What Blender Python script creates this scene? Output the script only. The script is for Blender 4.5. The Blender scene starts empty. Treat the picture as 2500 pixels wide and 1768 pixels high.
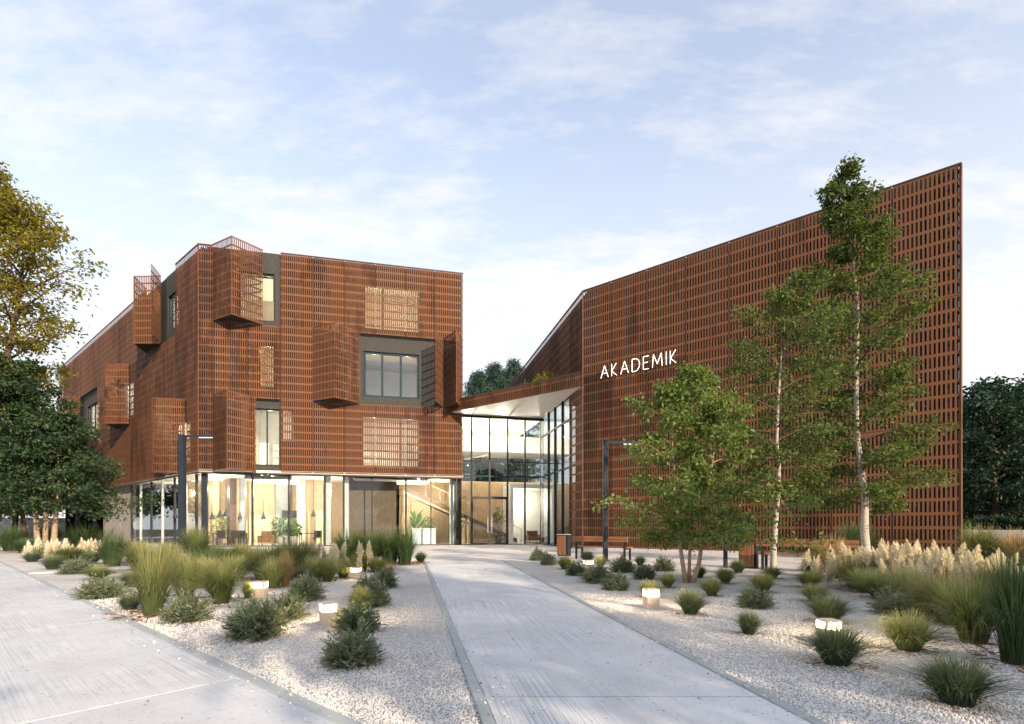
import bpy, math, random
import numpy as np
from mathutils import Vector

# ------------------------------------------------------------------ camera, sky, sun, exposure
SC = bpy.context.scene
COL = SC.collection
FPX, CXP, HOR, EYE = 1230.0, 1250.0, 1290.0, 1.05      # focal length / centre / horizon in photo pixels, eye height
cam_d = bpy.data.cameras.new("camera")
cam = bpy.data.objects.new("camera", cam_d); COL.objects.link(cam)
cam.location = (0, 0, EYE); cam.rotation_euler = (math.radians(90), 0, 0)
cam_d.sensor_width = 36; cam_d.lens = 36 * FPX / 2500
cam_d.shift_y = (HOR - 884) / 2500
cam_d.clip_end = 2000; cam_d.clip_start = 0.05
SC.camera = cam

SUN_AZ = Vector((0.56, -0.828, 0)).normalized()        # horizontal direction towards the sun
SUN_EL = math.radians(20)
world = bpy.data.worlds.new("World"); SC.world = world; world.use_nodes = True
nt = world.node_tree; nt.nodes.clear()
def wn(t, **k):
    n = nt.nodes.new(t)
    for a, b in k.items(): setattr(n, a, b)
    return n
sky = wn("ShaderNodeTexSky", sky_type='NISHITA', sun_disc=False, sun_elevation=SUN_EL,
         sun_rotation=math.atan2(SUN_AZ.x, SUN_AZ.y), air_density=1.0, dust_density=1.2, ozone_density=1.4, altitude=50)
tc = wn("ShaderNodeTexCoord")
sep = wn("ShaderNodeSeparateXYZ"); nt.links.new(tc.outputs['Generated'], sep.inputs[0])
mz = wn("ShaderNodeMath", operation='MAXIMUM'); nt.links.new(sep.outputs[2], mz.inputs[0]); mz.inputs[1].default_value = 0.0
mz2 = wn("ShaderNodeMath", operation='ADD'); nt.links.new(mz.outputs[0], mz2.inputs[0]); mz2.inputs[1].default_value = 0.22
dv = wn("ShaderNodeVectorMath", operation='DIVIDE'); nt.links.new(tc.outputs['Generated'], dv.inputs[0])
cmb = wn("ShaderNodeCombineXYZ")
for i in range(3): nt.links.new(mz2.outputs[0], cmb.inputs[i])
nt.links.new(cmb.outputs[0], dv.inputs[1])
mp = wn("ShaderNodeMapping"); mp.inputs['Scale'].default_value = (-1.0, 2.4, 1.0); mp.inputs['Rotation'].default_value = (0, 0, math.radians(-38)); mp.inputs['Location'].default_value = (1.7, 2.2, 0)
nt.links.new(dv.outputs[0], mp.inputs[0])
n1 = wn("ShaderNodeTexNoise"); n1.inputs['Scale'].default_value = 1.5; n1.inputs['Detail'].default_value = 9; n1.inputs['Roughness'].default_value = 0.66; n1.inputs['Distortion'].default_value = 0.25
nt.links.new(mp.outputs[0], n1.inputs['Vector'])
n2 = wn("ShaderNodeTexNoise"); n2.inputs['Scale'].default_value = 7.5; n2.inputs['Detail'].default_value = 8; n2.inputs['Roughness'].default_value = 0.6
nt.links.new(mp.outputs[0], n2.inputs['Vector'])
mixn = wn("ShaderNodeMath", operation='MULTIPLY_ADD'); nt.links.new(n2.outputs[0], mixn.inputs[0]); mixn.inputs[1].default_value = 0.55; nt.links.new(n1.outputs[0], mixn.inputs[2])
cr = wn("ShaderNodeMapRange"); cr.inputs['From Min'].default_value = 0.70; cr.inputs['From Max'].default_value = 1.06; cr.inputs['To Min'].default_value = 0.30; cr.inputs['To Max'].default_value = 0.80
nt.links.new(mixn.outputs[0], cr.inputs[0])
# thin high cloud thickens towards the horizon all round
hz = wn("ShaderNodeMapRange"); hz.inputs['From Min'].default_value = 0.66; hz.inputs['From Max'].default_value = 0.12; hz.inputs['To Min'].default_value = 0.0; hz.inputs['To Max'].default_value = 0.60
nt.links.new(sep.outputs[2], hz.inputs[0])
mxx = wn("ShaderNodeMath", operation='ADD', use_clamp=True); nt.links.new(cr.outputs[0], mxx.inputs[0]); nt.links.new(hz.outputs[0], mxx.inputs[1])
CLOUD = 3.05
mixc = wn("ShaderNodeMix", data_type='RGBA'); nt.links.new(mxx.outputs[0], mixc.inputs[0]); nt.links.new(sky.outputs[0], mixc.inputs[6])
mixc.inputs[7].default_value = (CLOUD * 1.03, CLOUD * 0.99, CLOUD * 0.97, 1)
bg = wn("ShaderNodeBackground"); bg.inputs['Strength'].default_value = 0.15
nt.links.new(mixc.outputs[2], bg.inputs['Color'])
wo = wn("ShaderNodeOutputWorld"); nt.links.new(bg.outputs[0], wo.inputs['Surface'])

sun_d = bpy.data.lights.new("sun", 'SUN'); sun_d.energy = 3.1; sun_d.angle = math.radians(0.6); sun_d.color = (1.0, 0.80, 0.58)
sun = bpy.data.objects.new("sun", sun_d); COL.objects.link(sun)
to_sun = Vector((SUN_AZ.x * math.cos(SUN_EL), SUN_AZ.y * math.cos(SUN_EL), math.sin(SUN_EL)))
sun.rotation_euler = to_sun.to_track_quat('Z', 'Y').to_euler()
sun.location = to_sun * 60

SC.view_settings.view_transform = 'Standard'; SC.view_settings.look = 'None'
SC.view_settings.exposure = 1.27; SC.view_settings.gamma = 1.0; SC.view_settings.use_curve_mapping = False
SC.render.engine = 'CYCLES'
SC.cycles.use_denoising = True
SC.cycles.max_bounces = 8; SC.cycles.transparent_max_bounces = 24; SC.cycles.diffuse_bounces = 4; SC.cycles.glossy_bounces = 4
SC.cycles.sample_clamp_indirect = 6.0; SC.cycles.caustics_reflective = False; SC.cycles.caustics_refractive = False

# ------------------------------------------------------------------ helpers
RNG = np.random.default_rng(7)
random.seed(7)
def G(x, y):
    """ground point seen at photo pixel x, y"""
    Y = FPX * EYE / (y - HOR); return ((x - CXP) / FPX * Y, Y)
def PX(x, y, Y): return ((x - CXP) / FPX * Y, Y, EYE - (y - HOR) / FPX * Y)

class MB:
    def __init__(s): s.v = []; s.f = []; s.m = []; s.cur = 0
    def quad(s, a, b, c, d):
        i = len(s.v); s.v += [a, b, c, d]; s.f.append((i, i+1, i+2, i+3)); s.m.append(s.cur)
    def hexa(s, p):      # 8 points: bottom ring 0-3, top ring 4-7
        i = len(s.v); s.v += [tuple(q) for q in p]
        for f in ((0,3,2,1),(4,5,6,7),(0,1,5,4),(1,2,6,5),(2,3,7,6),(3,0,4,7)):
            s.f.append(tuple(i+k for k in f)); s.m.append(s.cur)
    def box(s, x0, x1, y0, y1, z0, z1):
        s.hexa([(x0,y0,z0),(x1,y0,z0),(x1,y1,z0),(x0,y1,z0),(x0,y0,z1),(x1,y0,z1),(x1,y1,z1),(x0,y1,z1)])
    def fbox(s, F, s0, s1, o0, o1, z0, z1):
        s.hexa([F.p(s0,o0,z0),F.p(s1,o0,z0),F.p(s1,o1,z0),F.p(s0,o1,z0),F.p(s0,o0,z1),F.p(s1,o0,z1),F.p(s1,o1,z1),F.p(s0,o1,z1)])
    def prism(s, poly, z0, z1):
        n = len(poly); i = len(s.v)
        s.v += [(p[0], p[1], z0) for p in poly] + [(p[0], p[1], z1) for p in poly]
        s.f.append(tuple(i+k for k in reversed(range(n)))); s.f.append(tuple(i+n+k for k in range(n))); s.m += [s.cur]*2
        for k in range(n):
            s.f.append((i+k, i+(k+1) % n, i+n+(k+1) % n, i+n+k)); s.m.append(s.cur)
    def tube(s, pts, rad, n=6, cap=True):
        pts = [Vector(p) for p in pts]; base = len(s.v); m = len(pts)
        for k, p in enumerate(pts):
            d = (pts[min(k+1, m-1)] - pts[max(k-1, 0)]).normalized()
            a = d.orthogonal().normalized() if k == 0 else (a - d * a.dot(d)).normalized()
            b = d.cross(a); r = rad[k] if hasattr(rad, '__len__') else rad
            for j in range(n):
                t = 2 * math.pi * j / n
                s.v.append(tuple(p + (a * math.cos(t) + b * math.sin(t)) * r))
        for k in range(m-1):
            for j in range(n):
                i0 = base + k*n + j; i1 = base + k*n + (j+1) % n
                s.f.append((i0, i1, i1 + n, i0 + n)); s.m.append(s.cur)
        if cap:
            s.f.append(tuple(base + j for j in reversed(range(n)))); s.f.append(tuple(base + (m-1)*n + j for j in range(n))); s.m += [s.cur]*2
    def lathe(s, prof, c=(0,0,0), n=16):
        base = len(s.v); m = len(prof)
        for r, z in prof:
            for j in range(n):
                t = 2*math.pi*j/n; s.v.append((c[0]+r*math.cos(t), c[1]+r*math.sin(t), c[2]+z))
        for k in range(m-1):
            for j in range(n):
                i0 = base+k*n+j; i1 = base+k*n+(j+1) % n
                s.f.append((i0, i1, i1+n, i0+n)); s.m.append(s.cur)
    def mesh(s, name, mats, smooth=False):
        me = bpy.data.meshes.new(name); me.from_pydata(s.v, [], s.f)
        for m in (mats if isinstance(mats, (list, tuple)) else [mats]): me.materials.append(m)
        me.polygons.foreach_set("material_index", s.m)
        if smooth: me.polygons.foreach_set("use_smooth", [True]*len(s.f))
        me.update(); return me
    def build(s, name, mats, parent=None, smooth=False, bevel=0):
        o = link(name, s.mesh(name, mats, smooth), parent)
        if bevel:
            b = o.modifiers.new("bevel", 'BEVEL'); b.width = bevel; b.segments = 2; b.limit_method = 'ANGLE'
        return o

def link(name, me, parent=None, loc=None, rz=0.0, scale=None):
    """world-space vertices by default; loc places a local mesh. All parent chains are pure translations."""
    o = bpy.data.objects.new(name, me); COL.objects.link(o)
    off = Vector((0, 0, 0)); q = parent
    while q: off += Vector(q.location); q = q.parent
    o.location = Vector(loc or (0, 0, 0)) - off
    o.rotation_euler = (0, 0, rz)
    if scale is not None: o.scale = scale
    if parent: o.parent = parent
    return o
def tag(o, label=None, cat=None, group=None, kind=None):
    if label: o["label"] = label
    if cat: o["category"] = cat
    if group: o["group"] = group
    if kind: o["kind"] = kind
    return o
def thing(name, label, cat, loc, group=None):
    e = bpy.data.objects.new(name, None); COL.objects.link(e); e.location = loc; e.empty_display_size = 0.2
    return tag(e, label, cat, group)
def np_mesh(name, V, F, mats, midx=None, attr=None, smooth=False):
    V = np.asarray(V, dtype=np.float32); F = np.asarray(F, dtype=np.int32); nf, k = F.shape
    me = bpy.data.meshes.new(name)
    me.vertices.add(len(V)); me.vertices.foreach_set("co", V.ravel())
    me.loops.add(nf*k); me.loops.foreach_set("vertex_index", F.ravel())
    me.polygons.add(nf); me.polygons.foreach_set("loop_start", np.arange(0, nf*k, k, dtype=np.int32))
    me.polygons.foreach_set("loop_total", np.full(nf, k, dtype=np.int32))
    for m in (mats if isinstance(mats, (list, tuple)) else [mats]): me.materials.append(m)
    if midx is not None: me.polygons.foreach_set("material_index", np.asarray(midx, dtype=np.int32))
    if smooth: me.polygons.foreach_set("use_smooth", np.ones(nf, dtype=bool))
    me.update(calc_edges=True)
    if attr is not None:
        a = me.attributes.new("tip", 'FLOAT', 'POINT'); a.data.foreach_set("value", np.asarray(attr, dtype=np.float32))
    me.validate(); return me

class Fac:
    """vertical plane: origin, unit direction along, unit outward normal"""
    def __init__(s, o, d, n): s.o, s.d, s.n = o, d, n
    def p(s, t, out, z): return (s.o[0]+s.d[0]*t+s.n[0]*out, s.o[1]+s.d[1]*t+s.n[1]*out, z)
    def s_px(s, x, out=0.0):
        k = (x - CXP)/FPX; ax = s.o[0]+s.n[0]*out; ay = s.o[1]+s.n[1]*out
        return (k*ay - ax)/(s.d[0] - k*s.d[1])
    def z_px(s, x, y, out=0.0):
        t = s.s_px(x, out); Y = s.p(t, out, 0)[1]; return EYE - (y - HOR)*Y/FPX
    ang = property(lambda s: math.atan2(s.d[1], s.d[0]))

# ------------------------------------------------------------------ materials
def mat(name):
    m = bpy.data.materials.new(name); m.use_nodes = True; t = m.node_tree; t.nodes.clear()
    out = t.nodes.new("ShaderNodeOutputMaterial"); return m, t, out
def nd(t, ty, **k):
    n = t.nodes.new(ty)
    for a, b in k.items():
        if a.startswith('i_'):
            key = a[2:].replace('_', ' ')
            n.inputs[key].default_value = b
        else: setattr(n, a, b)
    return n
def ramp(t, stops):
    r = t.nodes.new("ShaderNodeValToRGB"); e = r.color_ramp.elements
    while len(e) < len(stops): e.new(0.5)
    for el, (p, c) in zip(e, stops): el.position = p; el.color = (*c, 1)
    return r
def simple(name, col, rough=0.6, metal=0.0, var=0.12, scale=6.0, bump=0.0, bscale=40.0, spec=0.4, space='Object'):
    m, t, out = mat(name); L = t.links.new
    b = nd(t, "ShaderNodeBsdfPrincipled"); b.inputs['Roughness'].default_value = rough; b.inputs['Metallic'].default_value = metal
    b.inputs['Specular IOR Level'].default_value = spec
    g = nd(t, "ShaderNodeNewGeometry")
    n = nd(t, "ShaderNodeTexNoise"); n.inputs['Scale'].default_value = scale; n.inputs['Detail'].default_value = 6; L(g.outputs['Position'], n.inputs['Vector'])
    c0 = tuple(max(0, c*(1-var)) for c in col); c1 = tuple(min(1, c*(1+var)) for c in col)
    r = ramp(t, [(0.3, c0), (0.7, c1)]); L(n.outputs[0], r.inputs[0]); L(r.outputs[0], b.inputs['Base Color'])
    if bump:
        n2 = nd(t, "ShaderNodeTexNoise"); n2.inputs['Scale'].default_value = bscale; n2.inputs['Detail'].default_value = 5; L(g.outputs['Position'], n2.inputs['Vector'])
        bp = nd(t, "ShaderNodeBump"); bp.inputs['Strength'].default_value = bump; bp.inputs['Distance'].default_value = 0.01; L(n2.outputs[0], bp.inputs['Height']); L(bp.outputs[0], b.inputs['Normal'])
    L(b.outputs[0], out.inputs[0]); return m

def corten(name, a, b_, c):
    m, t, out = mat(name); L = t.links.new
    b = nd(t, "ShaderNodeBsdfPrincipled"); b.inputs['Roughness'].default_value = 0.72; b.inputs['Specular IOR Level'].default_value = 0.25
    g = nd(t, "ShaderNodeNewGeometry"); oi = nd(t, "ShaderNodeObjectInfo")
    mpn = nd(t, "ShaderNodeMapping"); mpn.inputs['Scale'].default_value = (1, 1, 0.35); L(g.outputs['Position'], mpn.inputs[0])
    n = nd(t, "ShaderNodeTexNoise"); n.inputs['Scale'].default_value = 1.3; n.inputs['Detail'].default_value = 8; n.inputs['Roughness'].default_value = 0.68; L(mpn.outputs[0], n.inputs['Vector'])
    n2 = nd(t, "ShaderNodeTexNoise"); n2.inputs['Scale'].default_value = 26; n2.inputs['Detail'].default_value = 4; L(g.outputs['Position'], n2.inputs['Vector'])
    ad = nd(t, "ShaderNodeMath", operation='MULTIPLY_ADD'); L(n2.outputs[0], ad.inputs[0]); ad.inputs[1].default_value = 0.35; L(n.outputs[0], ad.inputs[2])
    ad2 = nd(t, "ShaderNodeMath", operation='MULTIPLY_ADD'); L(oi.outputs['Random'], ad2.inputs[0]); ad2.inputs[1].default_value = 0.40; L(ad.outputs[0], ad2.inputs[2])
    mps = nd(t, "ShaderNodeMapping"); mps.inputs['Scale'].default_value = (5, 5, 0.22); L(g.outputs['Position'], mps.inputs[0])
    ns = nd(t, "ShaderNodeTexNoise"); ns.inputs['Scale'].default_value = 1.0; ns.inputs['Detail'].default_value = 4; L(mps.outputs[0], ns.inputs['Vector'])
    ad3 = nd(t, "ShaderNodeMath", operation='MULTIPLY_ADD'); L(ns.outputs[0], ad3.inputs[0]); ad3.inputs[1].default_value = 0.36; L(ad2.outputs[0], ad3.inputs[2])
    r = ramp(t, [(0.66, a), (0.96, b_), (1.0, b_)]); r.color_ramp.elements[2].position = 1.0; r.color_ramp.elements[2].color = (*[0.55*u+0.45*v for u, v in zip(b_, c)], 1); L(ad3.outputs[0], r.inputs[0]); L(r.outputs[0], b.inputs['Base Color'])
    L(b.outputs[0], out.inputs[0]); return m

def glass(name, tint=(0.93, 0.97, 0.97), refl=1.0):
    m, t, out = mat(name); L = t.links.new
    fr = nd(t, "ShaderNodeFresnel"); fr.inputs['IOR'].default_value = 1.5
    mu = nd(t, "ShaderNodeMath", operation='MULTIPLY_ADD', use_clamp=True); L(fr.outputs[0], mu.inputs[0]); mu.inputs[1].default_value = refl; mu.inputs[2].default_value = 0.01
    tr = nd(t, "ShaderNodeBsdfTransparent"); tr.inputs[0].default_value = (*tint, 1)
    gl = nd(t, "ShaderNodeBsdfGlossy"); gl.inputs['Roughness'].default_value = 0.01; gl.inputs[0].default_value = (0.95, 0.97, 1, 1)
    mx = nd(t, "ShaderNodeMixShader"); L(mu.outputs[0], mx.inputs[0]); L(tr.outputs[0], mx.inputs[1]); L(gl.outputs[0], mx.inputs[2]); L(mx.outputs[0], out.inputs[0]); return m

def leafmat(name, stops, trans=0.35, tcol=1.25, tip=False, rough=0.55):
    """random colour per leaf or blade; tip=True also shades from root to tip"""
    m, t, out = mat(name); L = t.links.new
    g = nd(t, "ShaderNodeNewGeometry")
    oi = nd(t, "ShaderNodeObjectInfo")
    if tip:
        at = nd(t, "ShaderNodeAttribute", attribute_name="tip")
        ad = nd(t, "ShaderNodeMath", operation='MULTIPLY_ADD'); L(g.outputs['Random Per Island'], ad.inputs[0]); ad.inputs[1].default_value = 0.3; L(at.outputs['Fac'], ad.inputs[2])
        a2 = nd(t, "ShaderNodeMath", operation='MULTIPLY_ADD'); L(oi.outputs['Random'], a2.inputs[0]); a2.inputs[1].default_value = 0.2; L(ad.outputs[0], a2.inputs[2])
        sc = nd(t, "ShaderNodeMath", operation='MULTIPLY'); L(a2.outputs[0], sc.inputs[0]); sc.inputs[1].default_value = 0.68; fac = sc.outputs[0]
    else:
        n = nd(t, "ShaderNodeTexNoise"); n.inputs['Scale'].default_value = 0.9; n.inputs['Detail'].default_value = 3; L(g.outputs['Position'], n.inputs['Vector'])
        ad = nd(t, "ShaderNodeMath", operation='MULTIPLY_ADD'); L(g.outputs['Random Per Island'], ad.inputs[0]); ad.inputs[1].default_value = 0.62; 
        sb = nd(t, "ShaderNodeMath", operation='MULTIPLY_ADD'); L(n.outputs[0], sb.inputs[0]); sb.inputs[1].default_value = 0.8; sb.inputs[2].default_value = -0.22; L(sb.outputs[0], ad.inputs[2]); fac = ad.outputs[0]
    r = ramp(t, stops); L(fac, r.inputs[0])
    df = nd(t, "ShaderNodeBsdfPrincipled"); df.inputs['Roughness'].default_value = rough; df.inputs['Specular IOR Level'].default_value = 0.25; L(r.outputs[0], df.inputs['Base Color'])
    tl = nd(t, "ShaderNodeBsdfTranslucent"); mc = nd(t, "ShaderNodeMix", data_type='RGBA', blend_type='MULTIPLY'); mc.inputs[0].default_value = 1.0
    L(r.outputs[0], mc.inputs[6]); mc.inputs[7].default_value = (tcol*1.15, tcol*1.1, tcol*0.5, 1); L(mc.outputs[2], tl.inputs[0])
    mx = nd(t, "ShaderNodeMixShader"); mx.inputs[0].default_value = trans; L(df.outputs[0], mx.inputs[1]); L(tl.outputs[0], mx.inputs[2]); L(mx.outputs[0], out.inputs[0]); return m

def emit(name, col, s):
    m, t, out = mat(name); e = nd(t, "ShaderNodeEmission"); e.inputs[0].default_value = (*col, 1); e.inputs[1].default_value = s
    t.links.new(e.outputs[0], out.inputs[0]); return m

def gravelmat(name):
    m, t, out = mat(name); L = t.links.new
    g = nd(t, "ShaderNodeNewGeometry"); b = nd(t, "ShaderNodeBsdfPrincipled"); b.inputs['Roughness'].default_value = 0.85; b.inputs['Specular IOR Level'].default_value = 0.2
    v = nd(t, "ShaderNodeTexVoronoi"); v.inputs['Scale'].default_value = 64; L(g.outputs['Position'], v.inputs['Vector'])
    v2 = nd(t, "ShaderNodeTexVoronoi", feature='DISTANCE_TO_EDGE'); v2.inputs['Scale'].default_value = 64; L(g.outputs['Position'], v2.inputs['Vector'])
    sp = nd(t, "ShaderNodeSeparateColor"); L(v.outputs['Color'], sp.inputs[0])
    r = ramp(t, [(0.0, (0.46, 0.44, 0.43)), (0.35, (0.62, 0.61, 0.60)), (0.8, (0.74, 0.73, 0.72)), (1.0, (0.84, 0.82, 0.79))]); L(sp.outputs[0], r.inputs[0])
    n = nd(t, "ShaderNodeTexNoise"); n.inputs['Scale'].default_value = 0.8; n.inputs['Detail'].default_value = 4; L(g.outputs['Position'], n.inputs['Vector'])
    r2 = ramp(t, [(0.3, (0.84, 0.83, 0.82)), (0.7, (1.0, 1.0, 1.0))]); L(n.outputs[0], r2.inputs[0])
    mm = nd(t, "ShaderNodeMix", data_type='RGBA', blend_type='MULTIPLY'); mm.inputs[0].default_value = 1; L(r.outputs[0], mm.inputs[6]); L(r2.outputs[0], mm.inputs[7])
    L(mm.outputs[2], b.inputs['Base Color'])
    mr = nd(t, "ShaderNodeMapRange"); mr.inputs['From Max'].default_value = 0.35; L(v2.outputs[0], mr.inputs[0])
    bp = nd(t, "ShaderNodeBump"); bp.inputs['Strength'].default_value = 1.0; bp.inputs['Distance'].default_value = 0.009; L(mr.outputs[0], bp.inputs['Height']); L(bp.outputs[0], b.inputs['Normal'])
    L(b.outputs[0], out.inputs[0]); return m

def concrete(name, col, ang, brush=1.0, warm=0.0):
    """brushed concrete: fine lines along ang, mottling, small dark specks"""
    m, t, out = mat(name); L = t.links.new
    g = nd(t, "ShaderNodeNewGeometry"); b = nd(t, "ShaderNodeBsdfPrincipled"); b.inputs['Roughness'].default_value = 0.8; b.inputs['Specular IOR Level'].default_value = 0.25
    oi = nd(t, "ShaderNodeObjectInfo")
    mp1 = nd(t, "ShaderNodeMapping"); mp1.inputs['Rotation'].default_value = (0, 0, -ang); L(g.outputs['Position'], mp1.inputs[0])
    mp2 = nd(t, "ShaderNodeMapping"); mp2.inputs['Scale'].default_value = (0.8, 70, 1); L(mp1.outputs[0], mp2.inputs[0])
    n = nd(t, "ShaderNodeTexNoise"); n.inputs['Scale'].default_value = 1.0; n.inputs['Detail'].default_value = 3; L(mp2.outputs[0], n.inputs['Vector'])
    n2 = nd(t, "ShaderNodeTexNoise"); n2.inputs['Scale'].default_value = 1.1; n2.inputs['Detail'].default_value = 8; n2.inputs['Roughness'].default_value = 0.65; L(g.outputs['Position'], n2.inputs['Vector'])
    n3 = nd(t, "ShaderNodeTexNoise"); n3.inputs['Scale'].default_value = 38; n3.inputs['Detail'].default_value = 3; L(g.outputs['Position'], n3.inputs['Vector'])
    r = ramp(t, [(0.25, tuple(c*0.72 for c in col)), (0.75, tuple(min(1, c*1.14) for c in col))]); L(n2.outputs[0], r.inputs[0])
    rl = ramp(t, [(0.38, (0.60, 0.61, 0.64)), (0.56, (1, 1, 1))]); L(n.outputs[0], rl.inputs[0])
    mk = nd(t, "ShaderNodeMapRange"); mk.inputs['From Min'].default_value = 0.40; mk.inputs['From Max'].default_value = 0.62; mk.inputs['To Max'].default_value = brush
    n4 = nd(t, "ShaderNodeTexNoise"); n4.inputs['Scale'].default_value = 0.55; n4.inputs['Detail'].default_value = 2; L(g.outputs['Position'], n4.inputs['Vector']); L(n4.outputs[0], mk.inputs[0])
    mm = nd(t, "ShaderNodeMix", data_type='RGBA', blend_type='MULTIPLY'); L(mk.outputs[0], mm.inputs[0]); L(r.outputs[0], mm.inputs[6]); L(rl.outputs[0], mm.inputs[7])
    rs = ramp(t, [(0.28, (0.35, 0.35, 0.35)), (0.37, (1, 1, 1))]); L(n3.outputs[0], rs.inputs[0])
    m2 = nd(t, "ShaderNodeMix", data_type='RGBA', blend_type='MULTIPLY'); m2.inputs[0].default_value = 0.75; L(mm.outputs[2], m2.inputs[6]); L(rs.outputs[0], m2.inputs[7])
    ro = ramp(t, [(0.0, (0.90, 0.90, 0.91)), (1.0, (1, 1, 1))]); L(oi.outputs['Random'], ro.inputs[0])
    m3 = nd(t, "ShaderNodeMix", data_type='RGBA', blend_type='MULTIPLY'); m3.inputs[0].default_value = 1.0; L(m2.outputs[2], m3.inputs[6]); L(ro.outputs[0], m3.inputs[7])
    L(m3.outputs[2], b.inputs['Base Color'])
    bp = nd(t, "ShaderNodeBump"); bp.inputs['Strength'].default_value = 0.5*brush; bp.inputs['Distance'].default_value = 0.004; L(n.outputs[0], bp.inputs['Height']); L(bp.outputs[0], b.inputs['Normal'])
    L(b.outputs[0], out.inputs[0]); return m

def barkmat(name, base, marks, amount):
    m, t, out = mat(name); L = t.links.new
    g = nd(t, "ShaderNodeNewGeometry"); b = nd(t, "ShaderNodeBsdfPrincipled"); b.inputs['Roughness'].default_value = 0.8; b.inputs['Specular IOR Level'].default_value = 0.2
    mp1 = nd(t, "ShaderNodeMapping"); mp1.inputs['Scale'].default_value = (5, 5, 26); L(g.outputs['Position'], mp1.inputs[0])
    n = nd(t, "ShaderNodeTexNoise"); n.inputs['Scale'].default_value = 1.0; n.inputs['Detail'].default_value = 5; n.inputs['Roughness'].default_value = 0.7; L(mp1.outputs[0], n.inputs['Vector'])
    r = ramp(t, [(0.30, marks), (0.30 + amount, tuple(c*0.8 for c in base)), (0.7, base)]); L(n.outputs[0], r.inputs[0]); L(r.outputs[0], b.inputs['Base Color'])
    bp = nd(t, "ShaderNodeBump"); bp.inputs['Strength'].default_value = 0.4; bp.inputs['Distance'].default_value = 0.01; L(n.outputs[0], bp.inputs['Height']); L(bp.outputs[0], b.inputs['Normal'])
    L(b.outputs[0], out.inputs[0]); return m

def woodmat(name, col, var=0.3, axis_scale=(1.2, 26, 26), ang=0.0):
    m, t, out = mat(name); L = t.links.new
    g = nd(t, "ShaderNodeNewGeometry"); b = nd(t, "ShaderNodeBsdfPrincipled"); b.inputs['Roughness'].default_value = 0.55; b.inputs['Specular IOR Level'].default_value = 0.3
    m1 = nd(t, "ShaderNodeMapping"); m1.inputs['Rotation'].default_value = (0, 0, -ang); L(g.outputs['Position'], m1.inputs[0])
    m2 = nd(t, "ShaderNodeMapping"); m2.inputs['Scale'].default_value = axis_scale; L(m1.outputs[0], m2.inputs[0])
    n = nd(t, "ShaderNodeTexNoise"); n.inputs['Scale'].default_value = 1; n.inputs['Detail'].default_value = 6; n.inputs['Distortion'].default_value = 0.6; L(m2.outputs[0], n.inputs['Vector'])
    r = ramp(t, [(0.3, tuple(c*(1-var) for c in col)), (0.7, tuple(min(1, c*(1+var)) for c in col))]); L(n.outputs[0], r.inputs[0]); L(r.outputs[0], b.inputs['Base Color'])
    L(b.outputs[0], out.inputs[0]); return m

M = {}
M['corten'] = corten('weathered_steel', (0.052, 0.022, 0.012), (0.112, 0.046, 0.0225), (0.215, 0.094, 0.045))
M['coping'] = simple('dark_coping', (0.05, 0.035, 0.03), 0.5)
M['char'] = simple('charcoal_render', (0.050, 0.049, 0.046), 0.9, var=0.35, scale=18, bump=0.9, bscale=60)
M['void'] = simple('slot_shade_black', (0.016, 0.014, 0.013), 0.9)  # near-black backing: deep shade of the screen slots put into the colour
M['steel_dark'] = simple('dark_blue_steel', (0.018, 0.025, 0.036), 0.6, var=0.15, spec=0.2)
M['frame'] = simple('window_frame_slate', (0.022, 0.042, 0.058), 0.65, spec=0.15)
M['black'] = simple('black_metal', (0.015, 0.015, 0.016), 0.5)
M['lintel'] = simple('pale_timber_lintel', (0.45, 0.34, 0.22), 0.6)
M['glass'] = glass('window_glass', refl=0.62)
M['white'] = simple('white_paint', (0.80, 0.78, 0.74), 0.6, var=0.03, scale=2)
M['soffit'] = simple('cream_soffit', (0.74, 0.70, 0.62), 0.6, var=0.04, scale=1)
M['beige'] = simple('warm_plywood', (0.62, 0.47, 0.30), 0.55, var=0.08, scale=3)
M['grey_room'] = simple('cool_grey_plaster', (0.46, 0.47, 0.52), 0.7, var=0.04, scale=2)
M['beige2'] = simple('pale_plaster', (0.68, 0.60, 0.48), 0.7, var=0.05, scale=2)
M['brown_wall'] = simple('brown_timber_wall', (0.13, 0.085, 0.055), 0.5, var=0.2, scale=4)
M['slat'] = woodmat('pale_slat_timber', (0.52, 0.36, 0.22), 0.18, (20, 20, 1.2))
M['blind'] = simple('cream_blind', (0.72, 0.60, 0.44), 0.8, var=0.05)
M['floor_in'] = simple('interior_floor', (0.42, 0.38, 0.33), 0.35, var=0.06, scale=2)
M['conc_wall'] = simple('board_concrete', (0.42, 0.38, 0.35), 0.8, var=0.12, scale=2.5, bump=0.3, bscale=20)
M['conc_grey'] = simple('grey_concrete_wall', (0.30, 0.31, 0.32), 0.85, var=0.2, scale=1.4, bump=0.3, bscale=12)
M['column'] = simple('galvanised_column', (0.55, 0.56, 0.56), 0.4, metal=0.3, var=0.08)
M['wood'] = woodmat('oiled_bench_timber', (0.27, 0.120, 0.055), 0.3, (1.2, 30, 30), math.atan2(-0.6241, 0.7814))
M['wood_v'] = woodmat('oiled_bin_timber', (0.24, 0.105, 0.05), 0.35, (26, 26, 1.4))
M['gravel'] = gravelmat('white_gravel')
M['road'] = concrete('brushed_road_concrete', (0.60, 0.615, 0.63), math.atan2(0.653, -0.757), 1.0)
M['path'] = concrete('brushed_path_concrete', (0.66, 0.665, 0.67), math.atan2(0.981, -0.17), 0.9)
M['plaza'] = concrete('plaza_concrete', (0.62, 0.585, 0.565), 0.2, 0.15)
M['kerb'] = concrete('kerb_concrete', (0.40, 0.43, 0.43), 0.2, 0.2)
M['paver'] = simple('pale_paver', (0.50, 0.50, 0.49), 0.8, var=0.12, scale=5)
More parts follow.
